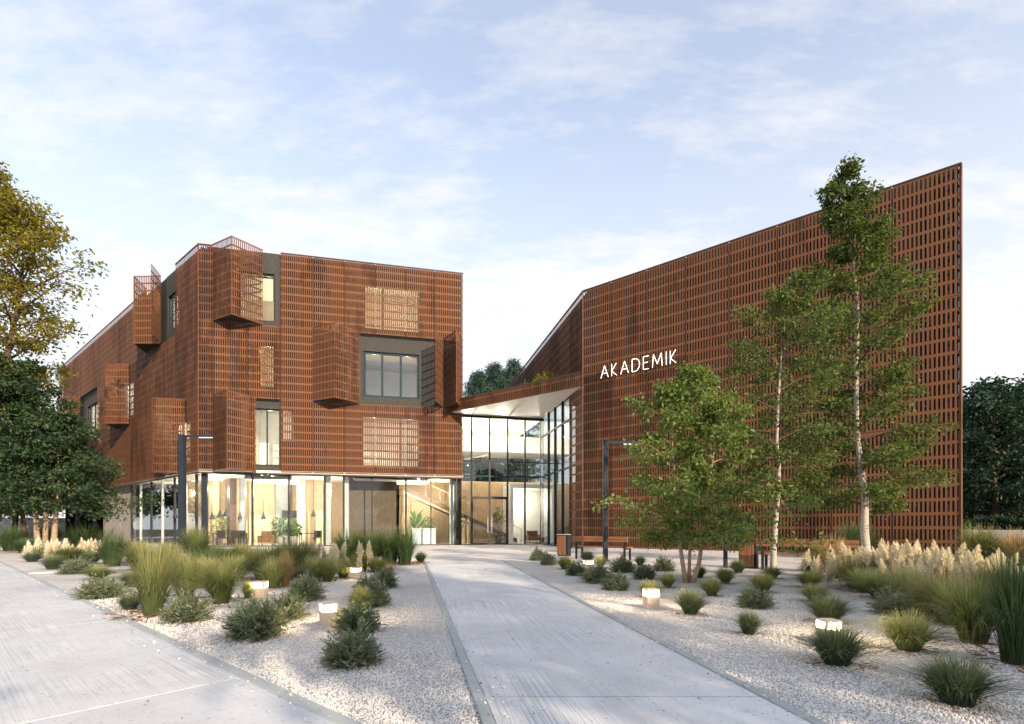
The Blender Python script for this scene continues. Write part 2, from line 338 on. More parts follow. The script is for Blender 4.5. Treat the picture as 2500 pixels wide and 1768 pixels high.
M['earth'] = simple('dry_earth', (0.085, 0.075, 0.048), 0.95, var=0.4, scale=1.2, bump=0.6, bscale=8)
M['birch'] = barkmat('birch_bark', (0.47, 0.42, 0.36), (0.05, 0.04, 0.035), 0.14)
M['stem'] = barkmat('pale_brown_bark', (0.40, 0.30, 0.21), (0.12, 0.085, 0.06), 0.16)
M['bark'] = barkmat('dark_bark', (0.11, 0.08, 0.058), (0.04, 0.03, 0.022), 0.2)
M['twig'] = simple('twig_bark', (0.085, 0.060, 0.042), 0.85)
M['leaf'] = leafmat('young_leaf', [(0.0, (0.038, 0.075, 0.026)), (0.35, (0.105, 0.165, 0.050)), (0.75, (0.21, 0.27, 0.085)), (1.0, (0.34, 0.37, 0.14))], trans=0.45)
M['birchleaf'] = leafmat('birch_leaf', [(0.0, (0.028, 0.052, 0.018)), (0.4, (0.072, 0.112, 0.034)), (0.8, (0.145, 0.185, 0.062)), (1.0, (0.24, 0.26, 0.10))], trans=0.42)
M['sungold'] = leafmat('sun_gold_leaf', [(0.0, (0.075, 0.085, 0.018)), (0.4, (0.19, 0.175, 0.035)), (0.8, (0.33, 0.28, 0.055)), (1.0, (0.45, 0.34, 0.09))], trans=0.55)  # golden tone puts the sun's glow into the leaf colour
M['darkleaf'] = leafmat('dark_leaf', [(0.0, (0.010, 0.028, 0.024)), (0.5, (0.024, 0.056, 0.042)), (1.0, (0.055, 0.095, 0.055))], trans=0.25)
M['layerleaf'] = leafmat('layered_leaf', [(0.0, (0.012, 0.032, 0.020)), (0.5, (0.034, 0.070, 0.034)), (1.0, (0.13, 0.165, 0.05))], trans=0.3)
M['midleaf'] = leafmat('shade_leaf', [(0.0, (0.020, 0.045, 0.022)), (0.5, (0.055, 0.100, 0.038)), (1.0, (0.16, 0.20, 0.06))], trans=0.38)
M['conifer'] = leafmat('conifer_needle', [(0.0, (0.020, 0.055, 0.060)), (0.6, (0.050, 0.105, 0.085)), (1.0, (0.12, 0.17, 0.09))], trans=0.2)
M['houseplant'] = leafmat('house_plant_leaf', [(0.0, (0.02, 0.07, 0.02)), (1.0, (0.12, 0.25, 0.06))])
M['lav'] = leafmat('lavender_leaf', [(0.0, (0.075, 0.105, 0.075)), (0.4, (0.160, 0.200, 0.140)), (0.85, (0.26, 0.30, 0.20)), (1.0, (0.42, 0.44, 0.31))], trans=0.25)
M['fescue'] = leafmat('fescue_blade', [(0.0, (0.16, 0.11, 0.055)), (0.18, (0.115, 0.145, 0.060)), (0.55, (0.200, 0.245, 0.105)), (0.85, (0.42, 0.42, 0.22)), (1.0, (0.60, 0.56, 0.36))], trans=0.35, tip=True)
M['fescue_dark'] = leafmat('dark_fescue_blade', [(0.0, (0.13, 0.085, 0.045)), (0.2, (0.060, 0.090, 0.055)), (0.6, (0.115, 0.155, 0.095)), (0.9, (0.22, 0.25, 0.15)), (1.0, (0.36, 0.36, 0.24))], trans=0.3, tip=True)
M['tall'] = leafmat('tall_grass_blade', [(0.0, (0.12, 0.095, 0.045)), (0.2, (0.085, 0.115, 0.045)), (0.65, (0.155, 0.190, 0.075)), (0.9, (0.32, 0.29, 0.14)), (1.0, (0.50, 0.40, 0.22))], trans=0.35, tip=True)
M['reed'] = leafmat('reed_blade', [(0.0, (0.10, 0.085, 0.040)), (0.2, (0.042, 0.075, 0.032)), (0.7, (0.078, 0.130, 0.052)), (1.0, (0.21, 0.22, 0.10))], trans=0.3, tip=True)
M['drygrass'] = leafmat('dry_grass_blade', [(0.0, (0.17, 0.11, 0.055)), (0.4, (0.28, 0.18, 0.09)), (1.0, (0.55, 0.40, 0.25))], trans=0.35, tip=True)
M['plume'] = leafmat('pampas_plume', [(0.0, (0.74, 0.64, 0.53)), (0.5, (0.86, 0.79, 0.70)), (1.0, (0.94, 0.90, 0.84))], trans=0.35, tcol=0.85, rough=0.9)
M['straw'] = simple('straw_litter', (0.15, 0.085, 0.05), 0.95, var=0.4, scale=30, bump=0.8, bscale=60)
M['lamp_body'] = simple('bollard_lamplit', (0.68, 0.53, 0.40), 0.7, var=0.1, scale=30)  # body colour brightened to carry the warm lamplight
def frosted(name, col, s, tr):
    m, t, out = mat(name); e = nd(t, "ShaderNodeEmission"); e.inputs[0].default_value = (*col, 1); e.inputs[1].default_value = s
    tb = nd(t, "ShaderNodeBsdfTransparent"); mx = nd(t, "ShaderNodeMixShader"); mx.inputs[0].default_value = tr
    t.links.new(e.outputs[0], mx.inputs[1]); t.links.new(tb.outputs[0], mx.inputs[2]); t.links.new(mx.outputs[0], out.inputs[0]); return m
M['lamp_glow'] = frosted('bollard_frosted_glass', (1.0, 0.76, 0.46), 1.5, 0.5)
M['sign'] = emit('sign_neon', (1.0, 0.90, 0.78), 1.6)
M['fill_disc'] = emit('fill_light_glow', (1.0, 0.85, 0.62), 5.0)  # glow of the ceiling discs added to brighten the interiors
M['led'] = emit('led_strip', (1.0, 0.97, 0.92), 0.7)
M['pebble'] = simple('pebble_white', (0.60, 0.58, 0.56), 0.8, var=0.2, scale=60)
M['leather'] = simple('brown_leather', (0.20, 0.10, 0.055), 0.5)
M['darkchair'] = simple('dark_chair', (0.035, 0.026, 0.022), 0.6)
M['desk'] = simple('pale_blue_desk', (0.55, 0.62, 0.68), 0.4)

def fill_light(parent, pt, power=110.0, col=(1.0, 0.84, 0.66)):
    """added ceiling disc with an unseen point light below it, brightens the interior"""
    b = MB(); b.lathe([(0.001, -0.012), (0.07, -0.012), (0.075, 0.0)], pt, 12); o = b.build('fill_light', M['fill_disc'], parent)
    l = bpy.data.lights.new('fill_light_bulb', 'POINT'); l.energy = power; l.color = col; l.shadow_soft_size = 0.03
    lo = bpy.data.objects.new('fill_light_bulb', l); COL.objects.link(lo)
    off = Vector((0, 0, 0)); q = o
    while q: off += Vector(q.location); q = q.parent
    lo.location = Vector(pt)+Vector((0, 0, -0.85))-off; lo.parent = o
# ------------------------------------------------------------------ ground, road, path, beds
U = lambda x, y: (lambda l: (x/l, y/l))(math.hypot(x, y))
DA = U(-1.252, 1.0)                 # direction of the right front / left side facades, receding
DF = U(0.975, 0.2209)               # left front facade, receding to the right
DB = (-DF[1], DF[0])                # path and atrium side wall
DR = U(-0.757, 0.653)               # road edge
def sheet(name, poly, z, m, kind='structure', parent=None):
    b = MB(); i = 0; b.v = [(p[0], p[1], z) for p in poly]; b.f = [tuple(range(len(poly)))]; b.m = [0]
    o = b.build(name, m, parent); o["kind"] = kind; return o
def add2(p, d, t): return (p[0]+d[0]*t, p[1]+d[1]*t)

g = sheet('ground', [(-500, -400), (500, -400), (500, 700), (-500, 700)], -0.06, M['earth'])
RE0 = (-1.433, 3.205)                                  # a point on the road edge
PL = lambda Y: -0.165 - (Y - 2.70)*0.1983              # path left / right edge X at depth Y
PR = lambda Y: 1.647 - (Y - 2.70)*0.1438
sheet('plaza_paving', [(-26, 21), (-7.5, 14.6), (-2.75, 15.74), (-0.23, 15.74), (0.55, 16.5), (1.9, 16.2), (7.4, 11.6), (10.0, 16.5), (13.5, 16.8), (4.6, 27.2), (2.0, 33.0), (-17.0, 28.7), (-46, 52.5), (-60, 45)], 0.0, M['plaza'])
pl_beds = [
 ('gravel_bed', [(PL(2.02), 2.02), add2(RE0, DR, 0.0), add2(RE0, DR, 32), (-27, 27.0), (-11.5, 18.2), (-8.0, 15.2), (-2.75, 15.75)]),
 ('gravel_bed', [(3.26, -0.84), (PR(0.243), 0.243), (PR(15.75), 15.75), (-0.1, 16.5), (0.55, 16.56), (1.9, 16.3), (7.4, 11.7), (10.0, 16.6), (13.5, 16.9), (15.2, 15.3), (20, 15), (20, -0.84)]),
]
for nme, poly in pl_beds: sheet(nme, poly, 0.008, M['gravel'])
# ground beyond the right-hand bed
sheet('meadow', [(15.2, 15.3), (20, 15), (60, 15), (60, 60), (16, 60)], 0.004, M['earth'])

def slab_run(name, edgeA, edgeB, cuts, m, z=0.02):
    """a paved way cut into slabs with open joints; edgeA/edgeB give plan points at each cut value"""
    root = tag(thing(name, None, None, (0, 0, 0)), kind='structure')
    for a, b in zip(cuts[:-1], cuts[1:]):
        e = 0.007
        mb = MB(); mb.prism([edgeA(a+e), edgeB(a+e), edgeB(b-e), edgeA(b-e)], -0.04, z); mb.build('slab', m, root)
    return root
road_out = lambda t: add2(add2(RE0, DR, t), (-DR[1], DR[0]), 4.2)
road_mid = lambda t: add2(add2(RE0, DR, t), (-DR[1], DR[0]), 0.09)
cr_ = [-6.3, -2.9, 0.52, 3.9, 7.3, 10.7, 14.1, 17.5, 20.9, 24.3, 27.7, 31.1, 34.5, 45]
# the joint seen in the photo runs from (0,1763) to (555,1644), square to the road edge
slab_run('road', lambda t: road_out(t), lambda t: road_mid(t), cr_, M['road'])
mb = MB(); mb.prism([add2(RE0, DR, -6.3), add2(RE0, DR, 45), road_mid(45), road_mid(-6.3)], -0.04, 0.028); tag(mb.build('road_kerb', M['kerb'], None, bevel=0.008), kind='structure')
mb = MB(); mb.prism([road_out(-6.3), road_out(45), add2(road_out(45), (DR[1], -DR[0]), -14), add2(road_out(-6.3), (DR[1], -DR[0]), -14)], -0.05, -0.01); tag(mb.build('verge', M['earth']), kind='structure')
slab_run('garden_path', lambda Y: (PL(Y)+0.075, Y), lambda Y: (PR(Y)-0.075, Y), [3.08, 6.35, 9.5, 12.65, 15.75], M['path'])
mb = MB(); mb.prism([(PL(2.02)+0.075, 2.03), (PR(0.243)-0.075, 0.36), (PR(3.074)-0.075, 3.074), (PL(3.074)+0.075, 3.074)], -0.04, 0.02); mb.build('slab', M['path'], bpy.data.objects['garden_path'])
for sgn, E, ys in ((1, PL, 2.04), (-1, PR, 0.3)):
    mb = MB(); mb.prism([(E(ys), ys), (E(ys)+0.07*sgn, ys), (E(15.75)+0.07*sgn, 15.75), (E(15.75), 15.75)][::1 if sgn > 0 else -1], -0.04, 0.03)
    tag(mb.build('path_kerb', M['kerb'], None, bevel=0.006), kind='structure')
mb = MB()   # pale slab strip beside the far road
mb.prism([add2(RE0, DR, 12.6), add2(add2(RE0, DR, 12.6), (DR[1], -DR[0]), 0.9), add2(add2(RE0, DR, 18.5), (DR[1], -DR[0]), 0.9), add2(RE0, DR, 18.5)], -0.02, 0.036)
tag(mb.build('paving_strip', M['plaza'], None, bevel=0.006), kind='structure')
# pebbles lying loose on the near gravel
def in_poly(P, poly):
    x, y = P[:, 0], P[:, 1]; r = np.zeros(len(P), bool); n = len(poly)
    for i in range(n):
        x0, y0 = poly[i]; x1, y1 = poly[(i+1) % n]
        c = ((y0 > y) != (y1 > y)) & (x < (x1-x0)*(y-y0)/((y1-y0) if y1 != y0 else 1e-9)+x0); r ^= c
    return r
def pebbles(count, ymax):
    P = []
    while sum(map(len, P)) < count:
        y = 2.3 * (ymax/2.3) ** RNG.random(60000)           # denser near the viewpoint
        x = (RNG.random(60000)*2.1 - 1.05) * y
        q = np.stack([x, y], 1)
        ok = in_poly(q, pl_beds[0][1]) | in_poly(q, pl_beds[1][1]); P.append(q[ok])
    P = np.concatenate(P)[:count]; n = len(P)
    oct_ = np.array([(1,0,0),(0,1,0),(-1,0,0),(0,-1,0),(0,0,1),(0,0,-1)], float)
    ico = np.concatenate([oct_ , ]); s = RNG.uniform(0.0045, 0.0115, (n,1,1)) * RNG.uniform(0.6, 1.25, (n,6,1)) * (1+0.35*RNG.standard_normal((n,1,3)).clip(-1,1))
    a = RNG.random(n)*6.283; ca, sa = np.cos(a), np.sin(a); tl = RNG.normal(0, 0.5, n); ct, st = np.cos(tl), np.sin(tl)
    V = ico[None]*s; X = V[...,0]*ct[:,None]+V[...,2]*st[:,None]; Z = -V[...,0]*st[:,None]+V[...,2]*ct[:,None]; Yv = V[...,1]
    W = np.stack([X*ca[:,None]-Yv*sa[:,None]+P[:,0:1], X*sa[:,None]+Yv*ca[:,None]+P[:,1:2], Z*0.75+0.011], -1).reshape(-1,3)
    tri = np.array([(0,1,4),(1,2,4),(2,3,4),(3,0,4),(1,0,5),(2,1,5),(3,2,5),(0,3,5)])
    F = (tri[None]+6*np.arange(n)[:,None,None]).reshape(-1,3)
    return np_mesh('gravel', W, F, M['pebblevar'])
M['pebblevar'] = leafmat('pebble_mix', [(0.0, (0.40, 0.37, 0.34)), (0.2, (0.60, 0.58, 0.56)), (0.7, (0.74, 0.72, 0.70)), (1.0, (0.84, 0.82, 0.78))], trans=0.0, rough=0.85)
tag(link('gravel', pebbles(90000, 8.0)), 'loose white gravel chips scattered over the planting beds', 'gravel', kind='stuff')

# ------------------------------------------------------------------ facades
Z0, Z1, Z2, Z3 = 4.25, 8.45, 12.65, 16.85
C0 = (-17.43, 28.0)
FF = Fac(C0, DF, (DF[1], -DF[0]))                       # left front
FS = Fac(C0, DA, (-DA[1]*1.0, DA[0]*1.0))               # left side, outward to the lower left
FS.n = (-0.6241, -0.7814)
R0 = (3.54, 25.2)
FR = Fac(R0, (-DA[0], -DA[1]), (-0.6241, -0.7814))      # right front, runs towards the camera
FB = Fac(R0, DB, (-DF[0], -DF[1]))                      # right building's inner side wall, receding
PW = 1.755
_pc = {}
def panel_mesh(w, h, n, rows):
    """perforated sheet with real slots; rows = [(z0, z1), ...] slot spans"""
    key = (round(w, 3), round(h, 3), n, tuple(rows))
    if key in _pc: return _pc[key]
    T = 0.002; b = MB(); g_ = 0.019; x0, x1 = g_, w-g_; pitch = (x1-x0)/n; sw = pitch*0.48
    sl = [(x0+pitch*(k+0.5)-sw/2, x0+pitch*(k+0.5)+sw/2) for k in range(n)]
    zb = 0.008; rails = []; prev = zb
    for a, c in rows: rails.append((prev, a)); prev = c
    rails.append((prev, h-0.008))
    for a, c in rails:
        for yy, fl in ((-T, 0), (T, 1)):
            q = [(x0,yy,a),(x1,yy,a),(x1,yy,c),(x0,yy,c)]; b.quad(*(q if not fl else q[::-1]))
    for a, c in rows:
        xs = [x0] + [v for s_ in sl for v in s_] + [x1]
        for k in range(0, len(xs), 2):
            for yy, fl in ((-T, 0), (T, 1)):
                q = [(xs[k],yy,a),(xs[k+1],yy,a),(xs[k+1],yy,c),(xs[k],yy,c)]; b.quad(*(q if not fl else q[::-1]))
        for u, v in sl:
            b.quad((u,-T,a),(u,T,a),(u,T,c),(u,-T,c)); b.quad((v,T,a),(v,-T,a),(v,-T,c),(v,T,c))
            b.quad((u,-T,c),(u,T,c),(v,T,c),(v,-T,c)); b.quad((u,T,a),(u,-T,a),(v,-T,a),(v,T,a))
    zt = h-0.008
    b.quad((x0,-T,zb),(x0,-T,zt),(x0,T,zt),(x0,T,zb)); b.quad((x1,T,zb),(x1,T,zt),(x1,-T,zt),(x1,-T,zb))
    b.quad((x0,-T,zt),(x1,-T,zt),(x1,T,zt),(x0,T,zt)); b.quad((x0,T,zb),(x1,T,zb),(x1,-T,zb),(x0,-T,zb))
    _pc[key] = b.mesh('screen_panel', M['corten']); return _pc[key]
RP = 0.4667
def rows_for(h, shift=0.0):
    r = []; z = 0.07
    while z + 0.37 < h - 0.05: r.append((round(z, 4), round(z+0.365, 4))); z += RP
    if h - 0.05 - z > 0.10: r.append((round(z, 4), round(h-0.055, 4)))
    return r
def panel_at(parent, p, q, z0, z1, name='screen_panel', n=None):
    w = math.hypot(q[0]-p[0], q[1]-p[1]); n = n or max(2, round(w/0.117))
    me = panel_mesh(w, z1-z0, n, rows_for(z1-z0))
    return link(name, me, parent, (p[0], p[1], z0), math.atan2(q[1]-p[1], q[0]-p[0]))
def bifold(parent, F, sa, span, z0, z1):
    out = math.sqrt(PW**2-(span/2)**2)
    a, m, c = F.p(sa, 0.05, 0), F.p(sa+span/2, out, 0), F.p(sa+span, 0.05, 0)
    for p, q in ((a, m), (m, c)):
        o = panel_at(parent, p, q, z0+0.03, z1+0.03, 'folding_shutter', 15)
        # folded edge frame of the leaf
    b = MB(); r = 0.018
    b.tube([a[:2]+(z0+0.01,), m[:2]+(z0+0.01,), c[:2]+(z0+0.01,)], r, 4); b.tube([a[:2]+(z1+0.05,), m[:2]+(z1+0.05,), c[:2]+(z1+0.05,)], r, 4)
    b.tube([m[:2]+(z0,), m[:2]+(z1+0.05,)], 0.024, 4)
    b.build('shutter_frame', M['corten'], parent)
    b = MB(); b.prism([a[:2], m[:2], c[:2]] if F is FF else [c[:2], m[:2], a[:2]], z0+0.03, z0+0.055)
    b.build('shutter_base', M['coping'], parent)
def wall_open(parent, F, s0, s1, z0, z1, out, th, holes, m, name='backing_wall'):
    """solid wall at the given offset with rectangular holes (sa, sb, za, zb)"""
    S = sorted({s0, s1, *[h[0] for h in holes], *[h[1] for h in holes]}); Z = sorted({z0, z1, *[h[2] for h in holes], *[h[3] for h in holes]})
    b = MB()
    for i in range(len(S)-1):
        for j in range(len(Z)-1):
            sc, zc = (S[i]+S[i+1])/2, (Z[j]+Z[j+1])/2
            if not any(h[0] < sc < h[1] and h[2] < zc < h[3] for h in holes): b.fbox(F, S[i], S[i+1], out-th, out, Z[j], Z[j+1])
    return b.build(name, m, parent)
def window(parent, F, h, out, lights=1, m='frame', fw=0.07, blind=0.0, lintel=False):
    sa, sb, za, zb = h; fr = MB(); e = 0.004; o0, o1 = out-0.16, out-0.06
    fr.fbox(F, sa+e, sb-e, o0, o1, za+e, za+fw); fr.fbox(F, sa+e, sb-e, o0, o1, zb-fw, zb-e)
    st = (sb-sa)/lights
    for k in range(lights+1):
        c = sa + st*k; a0 = max(sa+e, c-fw/2) if k else sa+e; a1 = a0+fw
        if k == lights: a0, a1 = sb-fw, sb-e
        fr.fbox(F, a0, a1, o0+0.004, o1-0.004 if 0 < k < lights else o1, za+fw, zb-fw)
    w = fr.build('window', M[m], parent)
    for k in range(lights):
        pb = MB(); pb.fbox(F, sa+st*k+fw*0.5, sa+st*(k+1)-fw*0.5, out-0.118, out-0.108, za+fw-0.01, zb-fw+0.01); pb.build('pane', M['glass'], w)
    if lintel:
        lb = MB(); lb.fbox(F, sa-0.1, sb+0.02, out-0.05, out+0.025, zb+0.02, zb+0.13); lb.build('lintel', M['lintel'], w)
    return w
def room(parent, F, sa, sb, za, zb, out, depth=3.2, lamp=True, wall='beige2', power=50.0, lampdepth=None):
    """interior behind a window: shell open to the front, with an added ceiling light"""
    b = MB(); t = 0.06; o = out-0.34
    b.fbox(F, sa, sb, o-depth-t, o-depth, za, zb); b.fbox(F, sa-t, sa, o-depth-t, o, za-t, zb+t); b.fbox(F, sb, sb+t, o-depth-t, o, za-t, zb+t)
    b.fbox(F, sa, sb, o-depth, o, za-t, za); b.fbox(F, sa, sb, o-depth, o, zb, zb+t)
    b.build('room', M[wall], parent)
    if lamp:
        for c in ((sa+sb)/2,) if sb-sa < 3.2 else (sa+(sb-sa)*0.27, sa+(sb-sa)*0.73): fill_light(parent, F.p(c, o-0.30, zb-0.004), power)

# ---- left building
LB = thing('academy_building', 'three-storey academy building with rust-red slotted steel screens above a glazed ground floor', 'building', (C0[0], C0[1], 0))
S_END = 0.73+8*PW
cols = [(0.0, 0.73)] + [(0.73+PW*k, 0.73+PW*(k+1)) for k in range(8)]
skip = {(2, 1), (2, 2), (0, 1), (0, 2), (1, 4), (1, 5), (1, 6), (1, 7), (1, 8)}
for r, (za, zb) in enumerate(((Z0, Z1), (Z1, Z2), (Z2, Z3))):
    for c, (a, b_) in enumerate(cols):
        if (r, c) not in skip: panel_at(LB, FF.p(a, 0, 0), FF.p(b_, 0, 0), za, zb, n=15 if c else 6)
NS = 20
side_skip = {(2, 2), (2, 3), (2, 4), (1, 7), (1, 8), (1, 12), (1, 13), (1, 14), (1, 15), (1, 16), (0, 1), (0, 2)}
for r, (za, zb) in enumerate(((Z0, Z1), (Z1, Z2), (Z2, Z3))):
    for c in range(NS):
        if (r, c) not in side_skip: panel_at(LB, FS.p(PW*c, 0, 0), FS.p(PW*(c+1), 0, 0), za, zb, n=15)
bifold(LB, FF, 0.73, 2.60, Z2, Z3)
bifold(LB, FF, 0.73+3*PW, 2.66, Z1, Z2)
bifold(LB, FF, 0.73, 2.25, Z0, Z1)
bifold(LB, FF, S_END-1.20, 1.18, Z1, Z2)
panel_at(LB, FF.p(S_END-1.22, 0.05, 0), FF.p(S_END-1.85, 1.60, 0), Z1+0.03, Z2+0.03, 'folding_shutter', 15)
bifold(LB, FS, 5.85, 2.75, Z2, Z3)
panel_at(LB, FS.p(5.80, 0.05, 0), (-21.55, 30.05), Z2+0.03, Z3+0.03, 'folding_shutter', 15)
bifold(LB, FS, PW*7, 2.7, Z1, Z2)
bifold(LB, FS, PW*15, 2.7, Z1, Z2)
bifold(LB, FS, PW, 2.2, Z0, Z1)
# backing walls with window openings
WO = -0.30
def hole(F, x0, x1, yt, yb, out=WO):
    xm = (x0+x1)/2
    return (F.s_px(x0, out), F.s_px(x1, out), F.z_px(xm, yb, out), F.z_px(xm, yt, out))
h_top = hole(FF, 584, 671, 666, 783); h_top3 = hole(FF, 889, 1024, 702, 808); h_mid = hole(FF, 630, 672, 842, 946)
h_big = hole(FF, 887, 1023, 862, 972); h_low = hole(FF, 618, 684, 998, 1137); h_low3 = hole(FF, 884, 1024, 1018, 1140)
h_lowb = hole(FF, 686, 726, 1000, 1080)
holes = [h_top, h_top3, h_mid, h_big, h_low, h_low3, h_lowb]
wall_open(LB, FF, 0.32, S_END-0.03, Z0+0.12, Z3+0.08, WO, 0.30, holes, M['void'])
for so, hl in (((0.73+1.55, 0.73+2*PW, Z2, Z3+0.09), h_top), ((0.73+3*PW+1.6, 0.73+7*PW, Z1+0.02, Z2), h_big), ((0.73+1.4, 0.73+2*PW, Z0+0.13, Z1), h_low)):
    wall_open(LB, FF, so[0], so[1], so[2], so[3]-0.02, WO+0.034, 0.03, [(h_[0], h_[1], h_[2], h_[3]) for h_ in (hl,)], M['char'], 'rendered_wall')
window(LB, FF, h_top, WO, 1, lintel=True); window(LB, FF, h_top3, WO, 3); window(LB, FF, h_mid, WO, 1)
window(LB, FF, h_big, WO, 3, fw=0.13, lintel=True); window(LB, FF, h_low, WO, 2, lintel=False); window(LB, FF, h_low3, WO, 3); window(LB, FF, h_lowb, WO, 1)
for h, kw in ((h_top, {}), (h_top3, {}), (h_mid, {}), (h_big, dict(depth=5.5, wall='grey_room')), (h_low, dict(wall='white')), (h_low3, dict(depth=3.6, wall='white'))):
    room(LB, FF, h[0]-0.5, min(h[1]+0.5, S_END-0.5), h[2]-0.7, h[3]+0.62, WO, **kw)
b = MB(); b.fbox(FF, h_top[0]+0.06, h_top[1]-0.06, WO-0.30, WO-0.28, h_top[2]+1.3, h_top[3]-0.05); b.build('blind', M['blind'], LB)
hs_top = (PW*2+0.35, 5.6, Z2+0.75, Z3-1.25); hs_mid = (PW*12+0.5, PW*14+0.9, Z1+0.6, Z2-1.0); hs_low = (PW*1.0+0.3, PW*3-0.3, Z0+0.5, Z1-1.0)
hs_mid2 = (PW*7+0.4, PW*9-0.4, Z1+0.6, Z2-0.9)
wall_open(LB, FS, 0.32, PW*NS-0.03, Z0+0.12, Z3+0.08, WO, 0.30, [hs_top, hs_mid, hs_low, hs_mid2], M['void'])
for so, hl in (((PW*2, 5.9, Z2, Z3+0.09), hs_top), ((PW*12, PW*15+0.3, Z1, Z2), hs_mid)): wall_open(LB, FS, so[0], so[1], so[2], so[3]-0.02, WO+0.034, 0.03, [hl], M['char'], 'rendered_wall')
for h in (hs_top, hs_mid, hs_low, hs_mid2):
    window(LB, FS, h, WO, 2, lintel=(h is hs_top)); room(LB, FS, h[0]-0.4, h[1]+0.4, h[2]-0.5, h[3]+0.62, WO)
# corner closure, roof, end wall, soffit
P_in = [FF.p(0.3, -0.45, 0), FF.p(S_END-0.05, -0.45, 0), add2(FF.p(S_END-0.05, -0.45, 0), DB, 17), add2(FS.p(PW*NS-0.05, -0.45, 0), (0.4, 0.9), 12), FS.p(PW*NS-0.05, -0.45, 0), FS.p(0.3, -0.45, 0)]
P_in = [p[:2] for p in P_in]
b = MB(); b.prism(P_in, Z3-0.35, Z3-0.06); b.build('roof', M['void'], LB)
b = MB()
for a, c in ((1, 2), (2, 3), (3, 4)):
    p, q = P_in[a], P_in[c]; d = U(q[0]-p[0], q[1]-p[1]); n = (-d[1]*0.2, d[0]*0.2)
    b.hexa([(p[0],p[1],0),(q[0],q[1],0),(q[0]+n[0],q[1]+n[1],0),(p[0]+n[0],p[1]+n[1],0),(p[0],p[1],Z3-0.37),(q[0],q[1],Z3-0.37),(q[0]+n[0],q[1]+n[1],Z3-0.37),(p[0]+n[0],p[1]+n[1],Z3-0.37)])
b.build('rear_wall', M['void'], LB)
for cp in ([FS.p(PW*NS, 0, Z3+0.02), FS.p(PW*5, 0, Z3+0.02)], [FS.p(PW*2, 0, Z3+0.02), FS.p(0, 0, Z3+0.02), FF.p(0.73, 0, Z3+0.02)], [FF.p(0.73+2*PW, 0, Z3+0.02), FF.p(S_END, 0, Z3+0.02)]):
    b = MB(); b.tube(cp, 0.035, 4); b.build('coping', M['coping'], LB)
b = MB(); b.tube([FS.p(0, 0.0, Z0), FS.p(0, 0, Z3)], 0.03, 4); b.build('corner_post', M['corten'], LB)
P_sof = [FF.p(0.0, -0.03, 0)[:2], FF.p(S_END, -0.03, 0)[:2], add2(FF.p(S_END, -0.03, 0), DB, 15), add2(FS.p(PW*NS, -0.03, 0), (0.4, 0.9), 12), FS.p(PW*NS, -0.03, 0)[:2]]
b = MB(); b.prism(P_sof, Z0-0.03, Z0+0.10); b.build('soffit', M['soffit'], LB)
b = MB(); b.fbox(FF, -0.0, S_END, -0.06, -0.01, Z0-0.12, Z0-0.035); b.fbox(FS, 0.0, PW*NS, -0.06, -0.01, Z0-0.12, Z0-0.035); b.build('edge_trim', M['coping'], LB)
# ground floor glazing: the front line carries on as the atrium front
GO = -0.42
ZG = Z0-0.035
xs_m = [498, 616, 705, 793, 839, 908, 991, 1052, 1111]
ss = [FF.s_px(x, GO) for x in xs_m]
S_AT = FF.s_px(1325, GO)
b = MB()
for i, s_ in enumerate(ss):
    if i == 0: continue
    w = 0.03 if i in (5, 7) else 0.05
    b = MB(); b.fbox(FF, s_-w, s_+w, GO-0.10, GO+0.02, 0.02, ZG); b.build('mullion', M['black'], LB)
b = MB(); b.box(0, 0, 0, 0, 0, 0); b = MB(); b.fbox(FF, ss[0]-0.13, ss[0]+0.15, GO-0.25, GO+0.02, 0, ZG); b.build('corner_column', M['steel_dark'], LB)
b = MB(); b.fbox(FF, ss[0], ss[-1]+0.3, GO-0.08, GO+0.01, 0.0, 0.05); b.fbox(FF, ss[0], ss[-1]+0.2, GO-0.08, GO+0.01, ZG-0.09, ZG-0.001); b.build('glazing_rail', M['black'], LB)
for a, c in zip(ss[:-1], ss[1:]):
    b = MB(); b.fbox(FF, a+0.05, c-0.05, GO-0.045, GO-0.033, 0.05, ZG-0.08); b.build('glass_pane', M['glass'], LB)
for x in (802, 846, 1103):
    s_ = FF.s_px(x, GO-0.6); b = MB(); b.fbox(FF, s_-0.14, s_+0.14, GO-0.75, GO-0.45, 0.0, ZG); b.build('column', M['column'], LB)
# side ground floor: glazing then a concrete wall
SGO = -0.42
sx = [FS.s_px(x, SGO) for x in (478, 452, 425, 395, 368, 342, 320)]
for i, s_ in enumerate(sx):
    b = MB(); b.fbox(FS, s_-0.05, s_+0.05, SGO-0.1, SGO+0.02, 0.02, ZG); b.build('mullion', M['black'] if i % 2 == 0 else M['column'], LB)
prev = 0.35
for s_ in sx:
    b = MB(); b.fbox(FS, prev+0.05, s_-0.05, SGO-0.045, SGO-0.033, 0.03, ZG); b.build('glass_pane', M['glass'], LB); prev = s_
s_w1 = FS.s_px(252, SGO); 
wp = [sx[-1]+0.06, sx[-1]+(s_w1-sx[-1])*0.35, s_w1]
for a, c in zip(wp[:-1], wp[1:]):
    b = MB(); b.fbox(FS, a, c-0.02, SGO-0.3, SGO, 0, ZG); b.build('concrete_panel', M['conc_wall'], LB, bevel=0.01)
b = MB(); b.fbox(FS, s_w1+0.4, PW*NS-0.3, SGO-3.4, SGO-3.2, 0, ZG); b.build('recessed_wall', M['conc_grey'], LB)
for s_ in (s_w1+3.0, s_w1+9.0):
    b = MB(); b.fbox(FS, s_-0.12, s_+0.12, SGO-0.2, SGO+0.05, 0, ZG); b.build('column', M['steel_dark'], LB)
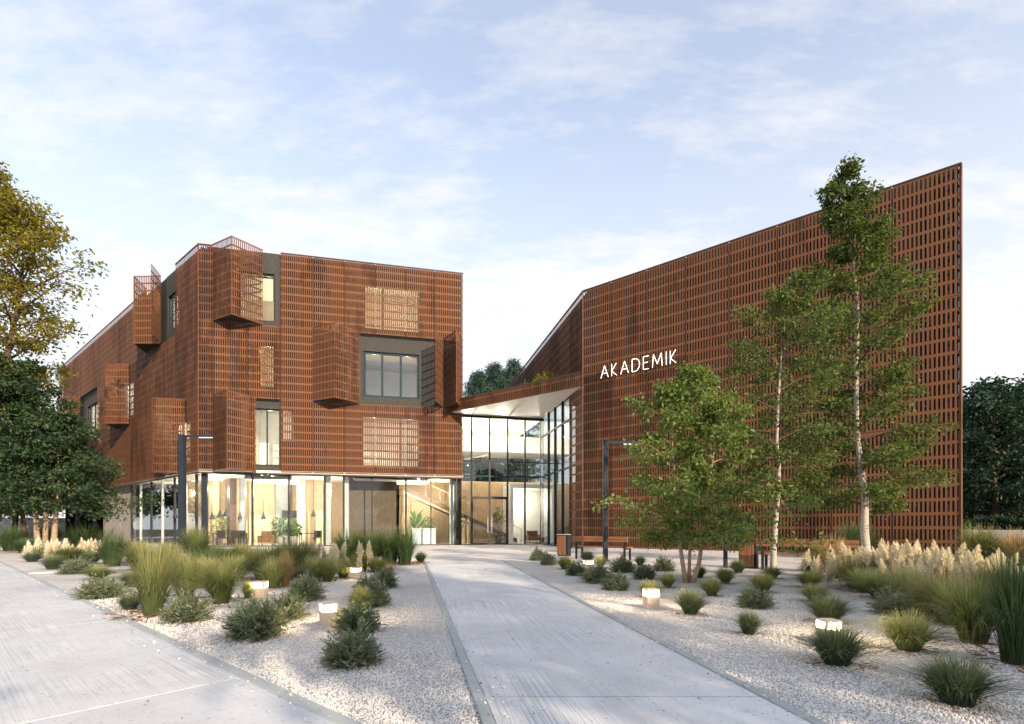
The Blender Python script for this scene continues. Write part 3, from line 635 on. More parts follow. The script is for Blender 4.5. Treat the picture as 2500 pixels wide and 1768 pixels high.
# ground floor interior
FI = lambda s, d: FF.p(s, GO-d, 0)[:2]
b = MB(); b.prism([FF.p(0.2, GO-0.05, 0)[:2], FF.p(S_AT-0.05, GO-0.05, 0)[:2], FF.p(S_AT-0.05, GO-11, 0)[:2], FF.p(-5, GO-11, 0)[:2], FS.p(14, SGO-0.05, 0)[:2]], -0.03, 0.015); b.build('interior_floor', M['floor_in'], LB)
b = MB(); s_p = FF.s_px(846, GO-1)
b.fbox(FF, -3.0, s_p, GO-6.2, GO-6.0, 0.02, ZG); b.build('rear_partition', M['beige'], LB)
b = MB(); b.fbox(FF, s_p-0.1, s_p+0.02, GO-6.0, GO-0.5, 0.02, ZG); b.build('cross_wall', M['beige2'], LB)
for xp, w, dpt, mm in ((560, 0.7, 3.8, 'beige'), (590, 0.35, 3.0, 'conc_grey'), (640, 1.6, 5.2, 'beige'), (690, 0.9, 5.0, 'conc_grey'), (735, 0.5, 3.6, 'beige2'), (770, 1.0, 4.4, 'beige')):
    s_ = FF.s_px(xp, GO-dpt); b = MB(); b.fbox(FF, s_-w/2, s_+w/2, GO-dpt-0.3, GO-dpt, 0.02, ZG); b.build('partition', M[mm], LB)
s_d0, s_d1 = FF.s_px(850, GO-1.4), FF.s_px(968, GO-1.4)
b = MB(); b.fbox(FF, s_d0, s_d1, GO-1.6, GO-1.4, 0.02, ZG)
k = s_d0+0.05
while k < s_d1: b.fbox(FF, k, k+0.05, GO-1.395, GO-1.35, 0.02, ZG-0.01); k += 0.12
b.build('timber_screen', M['brown_wall'], LB)
for x, d in ((530, 1.2), (600, 3.2), (665, 1.4), (755, 1.4), (700, 3.4), (815, 1.0), (640, 0.9)):
    fill_light(LB, FF.p(FF.s_px(x, GO-d), GO-d, ZG-0.004), 70)
for s_ in (3.8, 6.6, 9.4): fill_light(LB, FS.p(s_, SGO-1.6, ZG-0.004), 110)
b = MB(); b.fbox(FS, 3, 16, SGO-5.0, SGO-4.8, 0.02, ZG)
b.build('rear_partition', M['beige2'], LB)
for s_ in (2.6, 5.2, 8.0, 10.5):
    b = MB(); b.fbox(FS, s_-0.2, s_+0.2, SGO-2.6, SGO-2.2, 0.02, ZG); b.build('partition', M['brown_wall'] if s_ != 5.2 else M['beige'], LB)

# ---- right building
RB = thing('auditorium_building', 'tall angular auditorium block wholly clad in rust-red slotted steel screens, right of the entrance', 'building', (R0[0], R0[1], 0))
RZ = (0.12, 4.45, 8.65, 12.9)
LR = [0.0, 1.58] + [1.58+1.796*k for k in range(1, 8)]
for za, zb in zip(RZ[:-1], RZ[1:]):
    for a, c in zip(LR[:-1], LR[1:]): panel_at(RB, FR.p(a, 0, 0), FR.p(c, 0, 0), za, zb, n=15 if a else 13)
    for k in range(11):
        a, c = 0.95*2*k, 0.95*2*(k+1)
        if za < 8 and k > 0: continue
        panel_at(RB, FB.p(a, 0, 0), FB.p(c, 0, 0), za, zb, n=16)
LRE = LR[-1]
DE = U(0.55, 0.83)
FE = Fac(FR.p(LRE, 0, 0)[:2], DE, (DE[1], -DE[0]))
for za, zb in zip(RZ[:-1], RZ[1:]):
    for k in range(3): panel_at(RB, FE.p(1.8*k, 0, 0), FE.p(1.8*(k+1), 0, 0), za, zb, n=15)
wall_open(RB, FR, 0.1, LRE-0.05, 0.0, RZ[3]+0.12, -0.3, 0.2, [], M['void'])
wall_open(RB, FB, 0.1, 21, RZ[2]-0.2, RZ[3]+0.10, -0.3, 0.2, [], M['void'])
wall_open(RB, FB, 0.1, 1.90, 0, RZ[2]-0.2, -0.3, 0.2, [], M['void'])
pr = [FR.p(0.05, -0.5, 0)[:2], FR.p(LRE-0.1, -0.5, 0)[:2], FE.p(5, -0.3, 0)[:2], FB.p(21, -8, 0)[:2], FB.p(21, -0.5, 0)[:2]]
b = MB(); b.prism(pr, RZ[3]-0.4, RZ[3]-0.1); b.build('roof', M['void'], RB)
b = MB(); b.fbox(FE, 0.3, 5.4, -0.5, -0.3, 0, RZ[3]-0.02); b.build('end_wall', M['void'], RB)
b = MB(); b.tube([FB.p(20.9, 0, RZ[3]+0.02), FB.p(0, 0, RZ[3]+0.02), FR.p(LRE, 0, RZ[3]+0.02), FE.p(5.4, 0, RZ[3]+0.02)], 0.035, 4); b.build('coping', M['coping'], RB)
b = MB(); b.tube([FR.p(0, 0, 0.1), FR.p(0, 0, RZ[3])], 0.03, 4); b.tube([FR.p(LRE, 0, 0.1), FR.p(LRE, 0, RZ[3])], 0.03, 4); b.build('corner_post', M['corten'], RB)
k = 0.0
while k < LRE-0.7:
    b = MB(); b.fbox(FR, k+0.005, k+0.7, -0.25, 0.28, 0.0, 0.11); b.build('plinth_block', M['paver'], RB, bevel=0.008); k += 0.705

# ---- atrium and canopy between them
AT = thing('glass_atrium', 'double-height glass entrance hall with door, set between the two rust-red buildings', 'entrance hall', (0.0, 32.0, 0))
ZC = 8.2
K0, K1 = PX(1100, 1007, 30.85)[:2], FR.p(-0.02, 0.03, 0)[:2]
dK = U(K1[0]-K0[0], K1[1]-K0[1]); FK = Fac(K0, dK, (dK[1], -dK[0])); LK = math.hypot(K1[0]-K0[0], K1[1]-K0[1])
CP = thing('entrance_canopy', 'slender canopy with slotted rust-red fascia and white soffit spanning between the buildings', 'canopy', (0, 28, 0))
nK = 5
for k in range(nK):
    w = LK/nK; p = FK.p(w*k, 0, 0)
    me = panel_mesh(w, 0.66, 15, [(0.05, 0.42), (0.52, 0.61)]); link('fascia_panel', me, CP, (p[0], p[1], ZC-0.02), FK.ang)
FA_end = FB.p(7.35, -0.05, 0)[:2]
sof = [FK.p(0.05, -0.05, 0)[:2], FK.p(LK-0.05, -0.05, 0)[:2], FB.p(8.5, -0.2, 0)[:2], FB.p(16, -0.2, 0)[:2], FF.p(S_END+0.05, -12, 0)[:2], FF.p(S_END+0.05, -0.6, 0)[:2]]
b = MB(); b.prism(sof, ZC, ZC+0.45); b.build('canopy_slab', M['white'], CP)
b = MB(); b.fbox(FK, 0.02, LK-0.06, -0.62, -0.045, ZC-0.02, ZC-0.004); b.build('soffit_edge', M['soffit'], CP)
b = MB(); b.fbox(FK, 0.0, LK, -0.04, -0.022, ZC-0.03, ZC+0.62); b.build('fascia_backing', M['void'], CP)
b = MB(); b.fbox(FK, 0.0, LK, -0.05, 0.03, ZC+0.645, ZC+0.70); b.build('coping', M['coping'], CP)
# front glazing of the hall
xa = [1111, 1151.5, 1195.5, 1239.5, 1282]
sa_ = [FF.s_px(x, GO) for x in xa] + [S_AT]
zt = FF.z_px(1200, 1163, GO); zd = FF.z_px(1195, 1214, GO)
for i, s_ in enumerate(sa_[:-1]):
    z0_ = zd if i == 2 else 0.02
    w = 0.045
    b = MB(); b.fbox(FF, s_-w, s_+w, GO-0.14, GO+0.03, max(z0_, ZG if i == 0 else 0), ZC-0.005); b.build('mullion', M['black'] if i != 1 else M['frame'], AT)
b = MB(); b.fbox(FF, S_AT-0.13, S_AT+0.07, GO-0.2, GO+0.06, 0.0, ZC-0.005); b.build('corner_column', M['black'], AT)
for n_, za, zb in (('transom', zt-0.05, zt+0.05), ('head_rail', ZC-0.16, ZC-0.006), ('sill_rail', 0.0, 0.05)):
    b = MB(); b.fbox(FF, FF.s_px(1128, GO) if za > 1 else sa_[0], S_AT-0.13, GO-0.10, GO+0.01, za, zb); b.build(n_, M['frame'] if n_ == 'transom' else M['black'], AT)
for a, c, i in zip(sa_[:-1], sa_[1:], range(5)):
    for za, zb in ((0.05, zt-0.05), (zt+0.05, ZC-0.16)):
        if i in (1, 2) and za < 1: za = zd+0.04
        b = MB(); b.fbox(FF, a+0.045, c-0.045, GO-0.055, GO-0.043, za, zb); b.build('glass_pane', M['glass'], AT)
b = MB(); b.fbox(FF, sa_[1]+0.045, sa_[3]-0.045, GO-0.1, GO+0.02, zd-0.06, zd+0.04); b.build('door_head', M['black'], AT)
for a, c, hs in ((sa_[1]+0.05, sa_[2]-0.008, 1), (sa_[2]+0.008, sa_[3]-0.05, -1)):
    dr = MB(); dr.fbox(FF, a, a+0.05, GO-0.07, GO-0.02, 0.02, zd-0.065); dr.fbox(FF, c-0.05, c, GO-0.07, GO-0.02, 0.02, zd-0.065)
    dr.fbox(FF, a+0.05, c-0.05, GO-0.07, GO-0.02, 0.02, 0.10); dr.fbox(FF, a+0.05, c-0.05, GO-0.07, GO-0.02, zd-0.12, zd-0.065)
    d = dr.build('door', M['black'], AT)
    b = MB(); b.fbox(FF, a+0.045, c-0.045, GO-0.05, GO-0.04, 0.095, zd-0.115); b.build('pane', M['glass'], d)
    hx = c-0.12 if hs > 0 else a+0.12
    b = MB(); b.tube([FF.p(hx, GO+0.04, 0.75), FF.p(hx, GO+0.04, 1.75)], 0.018, 8); b.build('handle', M['column'], d)
# side glazing along the auditorium wall
t_end = (FF.p(S_AT, GO, 0)[1]-R0[1])/DB[1]
cuts = [1.95, 3.3, 4.7, 6.0, t_end-0.08]
for a, c in zip(cuts[:-1], cuts[1:]):
    b = MB(); b.fbox(FB, a-0.035, a+0.035, -0.12, 0.02, 0.02, ZC-0.006); b.build('mullion', M['black'], AT)
    for za, zb in ((0.05, zt-0.04), (zt+0.04, 6.9), (6.98, ZC-0.1)):
        b = MB(); b.fbox(FB, a+0.035, c-0.035, -0.06, -0.048, za, zb); b.build('glass_pane', M['glass'], AT)
for za, zb in ((zt-0.04, zt+0.04), (6.9, 6.98), (0, 0.05)):
    b = MB(); b.fbox(FB, 1.985, t_end-0.08, -0.1, 0.0, za, zb); b.build('transom', M['black'], AT)
# hall interior: slatted wall, stair, gallery, rear glazing, side room
sA0, sA1 = FF.s_px(975, GO-3.2), S_AT+4.0
D1 = 4.6
b = MB(); b.fbox(FF, sA0, sA1, GO-D1-0.25, GO-D1-0.06, 0.02, 4.45); b.build('hall_wall', M['beige'], AT)
b = MB(); k = sA0
while k < sA1: b.fbox(FF, k, k+0.055, GO-D1-0.055, GO-D1, 0.02, 4.40); k += 0.115
b.build('slat_cladding', M['slat'], AT)
DS = 3.0
sTop, zTop = FF.s_px(985, GO-DS), FF.z_px(985, 1190, GO-DS)
sBot, zBot = FF.s_px(1262, GO-DS), 0.1
b = MB()
def sl(F, s0, z0, s1, z1, o0, o1, dz):
    b.hexa([F.p(s0,o0,z0),F.p(s1,o0,z1),F.p(s1,o1,z1),F.p(s0,o1,z0),F.p(s0,o0,z0+dz),F.p(s1,o0,z1+dz),F.p(s1,o1,z1+dz),F.p(s0,o1,z0+dz)])
sl(FF, sTop, zTop-0.2, sBot, zBot-0.08, GO-DS, GO-DS+0.06, 0.30)
st = b.build('stair_stringer', M['brown_wall'], AT)
b = MB(); sl(FF, sTop, zTop-0.42, sBot, zBot-0.10, GO-DS-0.02, GO-DS+0.05, 0.20); b.build('stair_edge', M['lintel'], AT)
b = MB(); n = 22
for i in range(n):
    t = (i+0.5)/n; s_ = sTop+(sBot-sTop)*t; z = zTop+(zBot-zTop)*t
    b.fbox(FF, s_-0.17, s_+0.17, GO-DS-1.4, GO-DS-0.03, max(z-0.03, 0.03), z+0.02)
b.build('stair_tread', M['lintel'], AT)
b = MB(); n = 70
for i in range(n):
    t = (i+0.5)/n; s_ = sTop+(sBot-sTop)*t; z = zTop+(zBot-zTop)*t-0.44
    if z > 0.15: b.fbox(FF, s_-0.028, s_+0.028, GO-DS-0.05, GO-DS-0.01, 0.02, z)
b.build('stair_slat', M['slat'], AT)
b = MB(); b.tube([FF.p(sTop, GO-DS+0.03, zTop+1.05), FF.p(sBot, GO-DS+0.03, zBot+1.05), FF.p(sBot+0.3, GO-DS+0.03, 1.0), FF.p(sBot+0.3, GO-DS+0.03, 0.05)], 0.025, 6)
for i in range(8):
    t = (i+0.5)/8; s_ = sTop+(sBot-sTop)*t; z = zTop+(zBot-zTop)*t; b.tube([FF.p(s_, GO-DS+0.03, z), FF.p(s_, GO-DS+0.03, z+1.05)], 0.012, 5)
b.build('handrail', M['lintel'], AT)
b = MB(); b.fbox(FF, sA0-2, sA1, GO-D1-5.5, GO-D1-0.26, 4.18, 4.46); b.build('gallery_floor', M['white'], AT)
b = MB(); k = sA0-1.5
while k < sA1+0.5: b.fbox(FF, k-0.05, k+0.05, GO-D1-5.5, GO-D1-5.35, 4.46, ZC-0.01); k += 1.35
b.fbox(FF, sA0-1.5, sA1+0.4, GO-D1-5.48, GO-D1-5.37, 6.6, 6.7); b.build('rear_mullion', M['frame'], AT)
b = MB(); b.fbox(FF, sA0-1.5, sA1+0.4, GO-D1-5.43, GO-D1-5.42, 4.46, ZC-0.01); b.build('rear_glass', M['glass'], AT)
b = MB(); b.fbox(FF, sA0-1.5, sA1+0.4, GO-D1-5.42, GO-D1-2.0, 6.95, ZC-0.01); b.build('bulkhead', M['white'], AT)
s_r0, s_r1 = FF.s_px(1242, GO-2.6), FF.s_px(1324, GO-2.6)
b = MB(); b.fbox(FF, s_r0, s_r0+0.2, GO-D1+0.02, GO-2.0, 0.02, 3.8); b.fbox(FF, s_r0+0.2, s_r1+1.5, GO-D1+0.03, GO-D1+0.15, 0.02, 3.8); b.build('side_room_wall', M['white'], AT)
b = MB(); b.fbox(FF, s_r0, s_r1+1.5, GO-D1+0.02, GO-2.2, 3.82, 4.1); b.build('side_room_ceiling', M['white'], AT)
for s_, d, z_, pw_ in ((sa_[1], 1.6, ZC, 210), (sa_[3], 1.6, ZC, 210), (sa_[2], 3.6, ZC, 210), (sa_[0]-2.2, 1.4, ZG, 85), (sa_[0]-0.9, 2.3, ZG, 85), (sa_[5]+0.8, 3.2, ZC, 170), (sa_[0]-3.6, 2.2, ZG, 60)):
    fill_light(AT, FF.p(s_, GO-d, z_-0.004), pw_)
fill_light(AT, FF.p(s_r0+1.0, GO-3.3, 3.815), 75)
# ring lamp hanging in the hall
b = MB(); pts = []
for i in range(33):
    t = 2*math.pi*i/32; c = FF.p(FF.s_px(1172, GO-2.2)+1.1*math.cos(t), GO-2.2+0.9*math.sin(t), 6.0+0.25*math.cos(t)); pts.append(c)
b.tube(pts, 0.02, 5); 
for i in (0, 11, 22): b.tube([pts[i], (pts[i][0], pts[i][1], ZC-0.01)], 0.005, 4)
tag(b.build('ring_lamp', M['lintel']), 'thin ring lamp hanging high behind the entrance glass', 'lamp')

# ---- illuminated lettering
SG = thing('lit_sign', 'glowing white AKADEMIK lettering mounted on the right-hand rust-red facade', 'sign', FR.p(0.5, 0.12, 8.3))
sL, sR = FR.s_px(1467, 0.12), FR.s_px(1652, 0.12)
H = 0.58; word = "AKADEMIK"
strokes = {'A': ([[(0,0),(0.5,1),(1,0)], [(0.2,0.36),(0.8,0.36)]], 0.86), 'K': ([[(0,0),(0,1)], [(0.85,1),(0.02,0.42),(0.9,0)]], 0.62),
           'D': ([[(0,0),(0,1),(0.38,1)] + [(0.38+0.62*math.cos(a), 0.5+0.5*math.sin(a)) for a in [math.radians(k) for k in range(75, -76, -15)]] + [(0.38,0),(0,0)]], 0.80),
           'E': ([[(1,1),(0,1),(0,0),(1,0)], [(0,0.52),(0.85,0.52)]], 0.55), 'M': ([[(0,0),(0.1,1),(0.5,0.22),(0.9,1),(1,0)]], 1.0), 'I': ([[(0,0),(0,1)]], 0.0)}
gap = 0.40; tot = sum(strokes[c][1] for c in word) + gap*(len(word)-1); k = (sR-sL)/(tot)
cur = sL
for c in word:
    st_, w = strokes[c]; b = MB()
    for pl in st_:
        for (x0, y0), (x1, y1) in zip(pl[:-1], pl[1:]):
            b.tube([FR.p(cur+x0*w*k, 0.12, 8.32+y0*H), FR.p(cur+x1*w*k, 0.12, 8.32+y1*H)], 0.012, 6)
    b.build('letter', M['sign'], SG); cur += (w+gap)*k
b = MB(); 
for z in (8.42, 8.80): b.fbox(FR, sL, sR, 0.03, 0.05, z, z+0.02)
b.build('mounting_rail', M['corten'], SG)
# ------------------------------------------------------------------ plants
def unit(v): return v/np.maximum(np.linalg.norm(v, axis=-1, keepdims=True), 1e-9)
def blades(n, r_root, h, spread, width, seg=4, droop=0.6, seed=0, hvar=0.35, tipw=0.12):
    """arching strips fanning out of a clump; returns V, F, tip"""
    g_ = np.random.default_rng(seed); a = g_.random(n)*2*np.pi; rr = r_root*np.sqrt(g_.random(n))
    base = np.stack([rr*np.cos(a), rr*np.sin(a), np.zeros(n)], 1)
    az = a + g_.normal(0, 0.6, n); lean = (0.10+np.abs(g_.normal(0, 0.55, n))).clip(0, 1.5)*spread
    H = h*(1-hvar*g_.random(n)); d = np.stack([np.cos(az), np.sin(az)], 1)
    t = np.linspace(0, 1, seg+1)
    out = lean[:, None]*(0.35*t+0.65*t**2)*H[:, None]
    zz = H[:, None]*(t-droop*(lean[:, None]/max(spread, .01)).clip(0, 1.1)*0.52*t**2.6)
    C = np.concatenate([base[:, None, :2]+d[:, None, :]*out[..., None], zz[..., None]], -1)
    side = np.stack([-np.sin(az+g_.normal(0, .5, n)), np.cos(az), np.zeros(n)], 1)
    w = width*(0.7+0.6*g_.random(n))[:, None]*np.interp(t, [0, .35, 1], [0.8, 1.0, tipw])[None]
    A = C-side[:, None]*w[..., None]/2; B = C+side[:, None]*w[..., None]/2
    V = np.stack([A, B], 2).reshape(n, -1, 3); k = 2*(seg+1)
    f = np.array([(2*i, 2*i+1, 2*i+3, 2*i+2) for i in range(seg)])
    F = (f[None]+k*np.arange(n)[:, None, None]).reshape(-1, 4)
    tip = np.broadcast_to(np.repeat(t, 2)[None], (n, k)).reshape(-1)
    return V.reshape(-1, 3), F, tip
def leaf_quads(C, D, size, seed=0, asp=0.5, fold=0.15):
    """diamond leaves at C pointing along D"""
    g_ = np.random.default_rng(seed); n = len(C); D = unit(D); up = unit(g_.normal(0, 1, (n, 3))+np.array([0, 0, 1.2]))
    S = unit(np.cross(D, up)); N = np.cross(S, D); L = (size*(0.65+0.7*g_.random(n)))[:, None]
    p0 = C; p2 = C+D*L; m = C+D*L*0.45; p1 = m+S*L*asp/2+N*L*fold; p3 = m-S*L*asp/2+N*L*fold
    V = np.stack([p0, p1, p2, p3], 1).reshape(-1, 3); F = np.arange(4*n).reshape(-1, 4); return V, F
def merge(parts):
    Vs, Fs, o = [], [], 0
    for V, F in parts: Vs.append(V); Fs.append(F+o); o += len(V)
    return np.concatenate(Vs), np.concatenate(Fs)

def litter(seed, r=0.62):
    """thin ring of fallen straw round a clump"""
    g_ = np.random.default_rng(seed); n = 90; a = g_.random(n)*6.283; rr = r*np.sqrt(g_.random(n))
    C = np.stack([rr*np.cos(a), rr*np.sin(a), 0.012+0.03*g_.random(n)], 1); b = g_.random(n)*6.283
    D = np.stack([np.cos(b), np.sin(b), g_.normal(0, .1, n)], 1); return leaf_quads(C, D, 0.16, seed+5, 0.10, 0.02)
def lavender_mesh(seed):
    """dense grey-green cushion: stems over a dome, short leaves along each"""
    g_ = np.random.default_rng(seed); ns = 330; u = g_.random(ns); az = g_.random(ns)*6.283
    el = np.arcsin(0.05+0.95*u); D = np.stack([np.cos(el)*np.cos(az), np.cos(el)*np.sin(az), np.sin(el)], 1)
    lump = 1+0.16*np.sin(3*az+seed)+0.12*np.sin(5*az+2*seed)*np.cos(3*el)
    R = (0.50*lump*(0.80+0.32*g_.random(ns)))[:, None]
    per = 18; t = np.linspace(0.42, 1.0, per)[None]+g_.normal(0, .03, (ns, per))
    P = D[:, None]*R[:, None]*t[..., None]; P[..., 2] *= 1.75
    P = P.reshape(-1, 3); Dn = np.repeat(D, per, 0)*np.array([1, 1, 1.5])+g_.normal(0, .55, (ns*per, 3)); Dn[:, 2] += 0.25
    P[:, 2] = np.maximum(P[:, 2], 0.015)
    V1, F1 = leaf_quads(P, Dn, 0.105, seed, 0.25, 0.05)
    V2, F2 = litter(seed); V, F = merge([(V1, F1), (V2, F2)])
    V[:, 2] = np.maximum(V[:, 2], 0.006)
    return np_mesh('lavender_clump', V, F, [M['lav'], M['straw']], [0]*len(F1)+[1]*len(F2))
def tuft_mesh(seed, mt, n=620, h=1.0, spread=1.0, width=0.018, droop=0.9, name='grass_tuft', root=0.12, seg=4, lit=True):
    V, F, tip = blades(n, root, h, spread, width, seg, droop, seed)
    mats = [M[mt], M['straw']]; mi = [0]*len(F)
    if lit:
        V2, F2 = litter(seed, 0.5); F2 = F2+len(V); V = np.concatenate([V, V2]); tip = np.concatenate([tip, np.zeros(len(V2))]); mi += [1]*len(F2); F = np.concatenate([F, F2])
    V[:, 2] = np.maximum(V[:, 2], 0.006)
    return np_mesh(name, V, F, mats, mi, tip)
LAV = [lavender_mesh(s) for s in (1, 2, 3, 4)]
FES = [tuft_mesh(s, 'fescue', 1150, 1.0, 0.95, 0.016, 1.0, root=0.16) for s in (11, 12, 13)]
FDK = [tuft_mesh(s, 'fescue_dark', 1100, 1.0, 1.0, 0.017, 0.9, root=0.18) for s in (21, 22, 23)]
TAL = [tuft_mesh(s, 'tall', 760, 1.0, 0.66, 0.0105, 1.2, 'ornamental_grass', 0.10, 6) for s in (31, 32, 33)]
REE = [tuft_mesh(s, 'reed', 620, 1.0, 0.56, 0.0115, 1.0, 'ornamental_grass', 0.12, 6) for s in (41, 42)]
DRY = [tuft_mesh(s, 'drygrass', 520, 1.0, 0.55, 0.009, 1.0, 'ornamental_grass', 0.09, 5) for s in (51, 52)]
cnt = {'i': 0}; _dm = {}
def dims(me):
    """visible width and height of a plant mesh, stray tips left out"""
    if me.name not in _dm:
        a = np.empty(len(me.vertices)*3, np.float32); me.vertices.foreach_get("co", a); a = a.reshape(-1, 3); a = a[a[:, 2] > 0.06]
        _dm[me.name] = (2*np.percentile(np.abs(a[:, 0]), 96), np.percentile(a[:, 2], 98.5))
    return _dm[me.name]
def place(kind, x, y, w, h, label, name=None, cat=None, group=None, off=0.0):
    """plant whose base centre shows at photo pixel x, y and measures w by h pixels"""
    X, Y = G(x, y); m = Y/FPX; i = cnt['i']; cnt['i'] += 1
    me = kind[i % len(kind)]; wm, hm = w*m, h*m
    dw, dh = dims(me); sc = (wm/dw, wm/dw, hm/dh)
    if kind is LAV: nm, ct = 'lavender_clump', 'shrub'
    elif kind in (FES, FDK): nm, ct = 'grass_tuft', 'grass tuft'
    else: nm, ct = 'ornamental_grass', 'tall grass'
    Y += wm*0.35*1.0 if off == 0 else off
    X = (x-CXP)/FPX*Y
    o = link(name or nm, me, None, (X, Y, 0.008), (i*2.399) % 6.283, sc)
    return tag(o, label, cat or ct, group, 'thing')
GL, GRB, GT = 'low clumps on the left gravel bed', 'low clumps on the right gravel bed', 'tall grasses in the planting beds'
L_ = [
 (LAV, 191, 1403, 72, 34, 'blue-green cushion beside the far pale paving strip by the road'),
 (FES, 241, 1419, 82, 36, 'pale straw-tipped tuft near the road, behind a dark grey-green cushion'),
 (LAV, 247, 1465, 96, 46, 'dark grey-green cushion nearest the road edge, left of the big tall grass'),
 (LAV, 459, 1524, 104, 60, 'rounded grey-green cushion just right of the big tall grass, left bed'),
 (FDK, 318, 1495, 78, 42, 'low dark tuft tucked against the left foot of the big tall grass'),
 (FDK, 318, 1437, 72, 38, 'low dark tuft behind the big tall grass beside the road'),
 (FDK, 131, 1396, 74, 40, 'green tuft in front of the left pampas row, beside the paving strip'),
 (FDK, 224, 1380, 62, 34, 'green tuft in front of the right end of the left pampas row'),
 (FDK, 78, 1376, 52, 28, 'small olive tuft at the far left of the pampas row by the road'),
 (FES, 604, 1464, 40, 44, 'thin yellow-lit tuft touching the left side of the bollard in the grasses'),
 (FES, 921, 1399, 78, 36, 'pale domed tuft right of the small far bollard, left bed'),
 (DRY, 950, 1404, 40, 26, 'small rusty-brown tuft behind the dark cushion beside the path'),
 (LAV, 936, 1438, 62, 44, 'dark green cushion closest to the far end of the path, left bed'),
 (LAV, 903, 1444, 74, 30, 'low brownish-green cushion between the dark one and the bright tuft'),
 (FES, 880, 1499, 92, 62, 'bright yellow-green tuft right behind the front square bollard'),
 (LAV, 916, 1485, 68, 58, 'grey-green cushion overlapping the bright yellow-green tuft on its right'),
 (LAV, 873, 1551, 108, 62, 'dark olive cushion touching the right side of the front square bollard'),
 (LAV, 860, 1637, 140, 84, 'isolated dark green cushion nearest the viewer on the left gravel'),
 (LAV, 622, 1567, 138, 84, 'largest grey-green cushion on the left gravel, with a paler one behind it'),
 (LAV, 700, 1517, 90, 54, 'paler cushion directly behind the largest grey-green cushion'),
 (LAV, 744, 1471, 80, 56, 'grey-green cushion between the two left bollards, behind the front one'),
]
for k, x, y, w, h, lab in L_: place(k, x, y, w*(0.86 if k is LAV else 0.98), h*1.02, lab, group=GL)
R_ = [
 (LAV, 1314, 1370, 44, 26, 'leftmost small dark cushion of the right bed, before the entrance'),
 (LAV, 1338, 1381, 38, 26, 'small dark cushion in front of the left litter bin'),
 (FES, 1380, 1393, 64, 34, 'pale feathery tuft left of the far bollard, right bed'),
 (LAV, 1407, 1407, 48, 29, 'dark cushion in front of the pale feathery tuft, right bed'),
 (FDK, 1434, 1374, 52, 28, 'green tuft directly behind the far right-bed bollard'),
 (FES, 1466, 1389, 42, 32, 'yellow-lit tuft touching the right of the far right-bed bollard'),
 (LAV, 1459, 1426, 72, 38, 'wide dark cushion second nearest the path edge, right bed'),
 (LAV, 1504, 1444, 62, 38, 'dark cushion nearest the path, in front of the wide one'),
 (LAV, 1518, 1399, 60, 34, 'dark domed cushion right of the tall lamp post foot'),
 (FDK, 1563, 1382, 40, 24, 'small olive tuft beside the paving, left of the three-stemmed tree'),
 (LAV, 1572, 1417, 52, 33, 'round dark cushion midway between lamp post and three-stemmed tree'),
 (LAV, 1620, 1396, 48, 32, 'dark cushion behind and left of the three-stemmed tree'),
 (FES, 1630, 1438, 58, 37, 'green tuft immediately left of the three-stemmed tree base'),
 (FDK, 1708, 1413, 48, 30, 'small dark tuft just behind the three-stemmed tree base'),
 (FES, 1770, 1429, 68, 42, 'pale spiky tuft right of the three-stemmed tree'),
 (FDK, 1802, 1402, 62, 34, 'dark tuft in front of the right wooden litter bin'),
 (FES, 1737, 1460, 74, 45, 'straw-tipped tuft in front and right of the three-stemmed tree'),
 (FES, 1586, 1465, 80, 44, 'lit green tuft directly behind the middle right-bed bollard'),
 (FDK, 1686, 1508, 106, 64, 'large green spiky clump right of the middle right-bed bollard'),
 (FDK, 1828, 1557, 90, 58, 'solitary olive clump nearest the path on the right gravel'),
 (LAV, 1841, 1489, 84, 46, 'grey-green cushion in front of the nearer pale birch trunk'),
 (FES, 1861, 1452, 86, 50, 'cream-tipped tuft at the foot of the nearer pale birch trunk'),
 (FDK, 1884, 1416, 64, 30, 'dark tuft just behind the nearer birch trunk base'),
 (FDK, 1979, 1410, 70, 37, 'dark tuft in front of the right bench'),
 (FES, 1977, 1440, 84, 44, 'cream-tipped tuft in front of the dark tuft by the right bench'),
 (FES, 1990, 1476, 94, 46, 'half green, half cream tuft behind the clump of the nearest bollard'),
 (FDK, 2022, 1530, 138, 70, 'grassy dome standing right behind the nearest right-bed bollard'),
 (FDK, 2042, 1644, 198, 100, 'wide dark clump hiding the foot of the nearest right-bed bollard'),
 (LAV, 2189, 1509, 108, 52, 'dark blue-green cushion below the pampas, left of the tall green grasses'),
 (FES, 2218, 1606, 178, 100, 'broad silvery-green tuft right of the wide dark clump'),
 (FDK, 2336, 1752, 236, 122, 'very large dark clump in the lower right corner, nearest the viewer'),
]
for k, x, y, w, h, lab in R_: place(k, x, y, w*(0.86 if k is LAV else 0.98), h*1.02, lab, group=GRB)
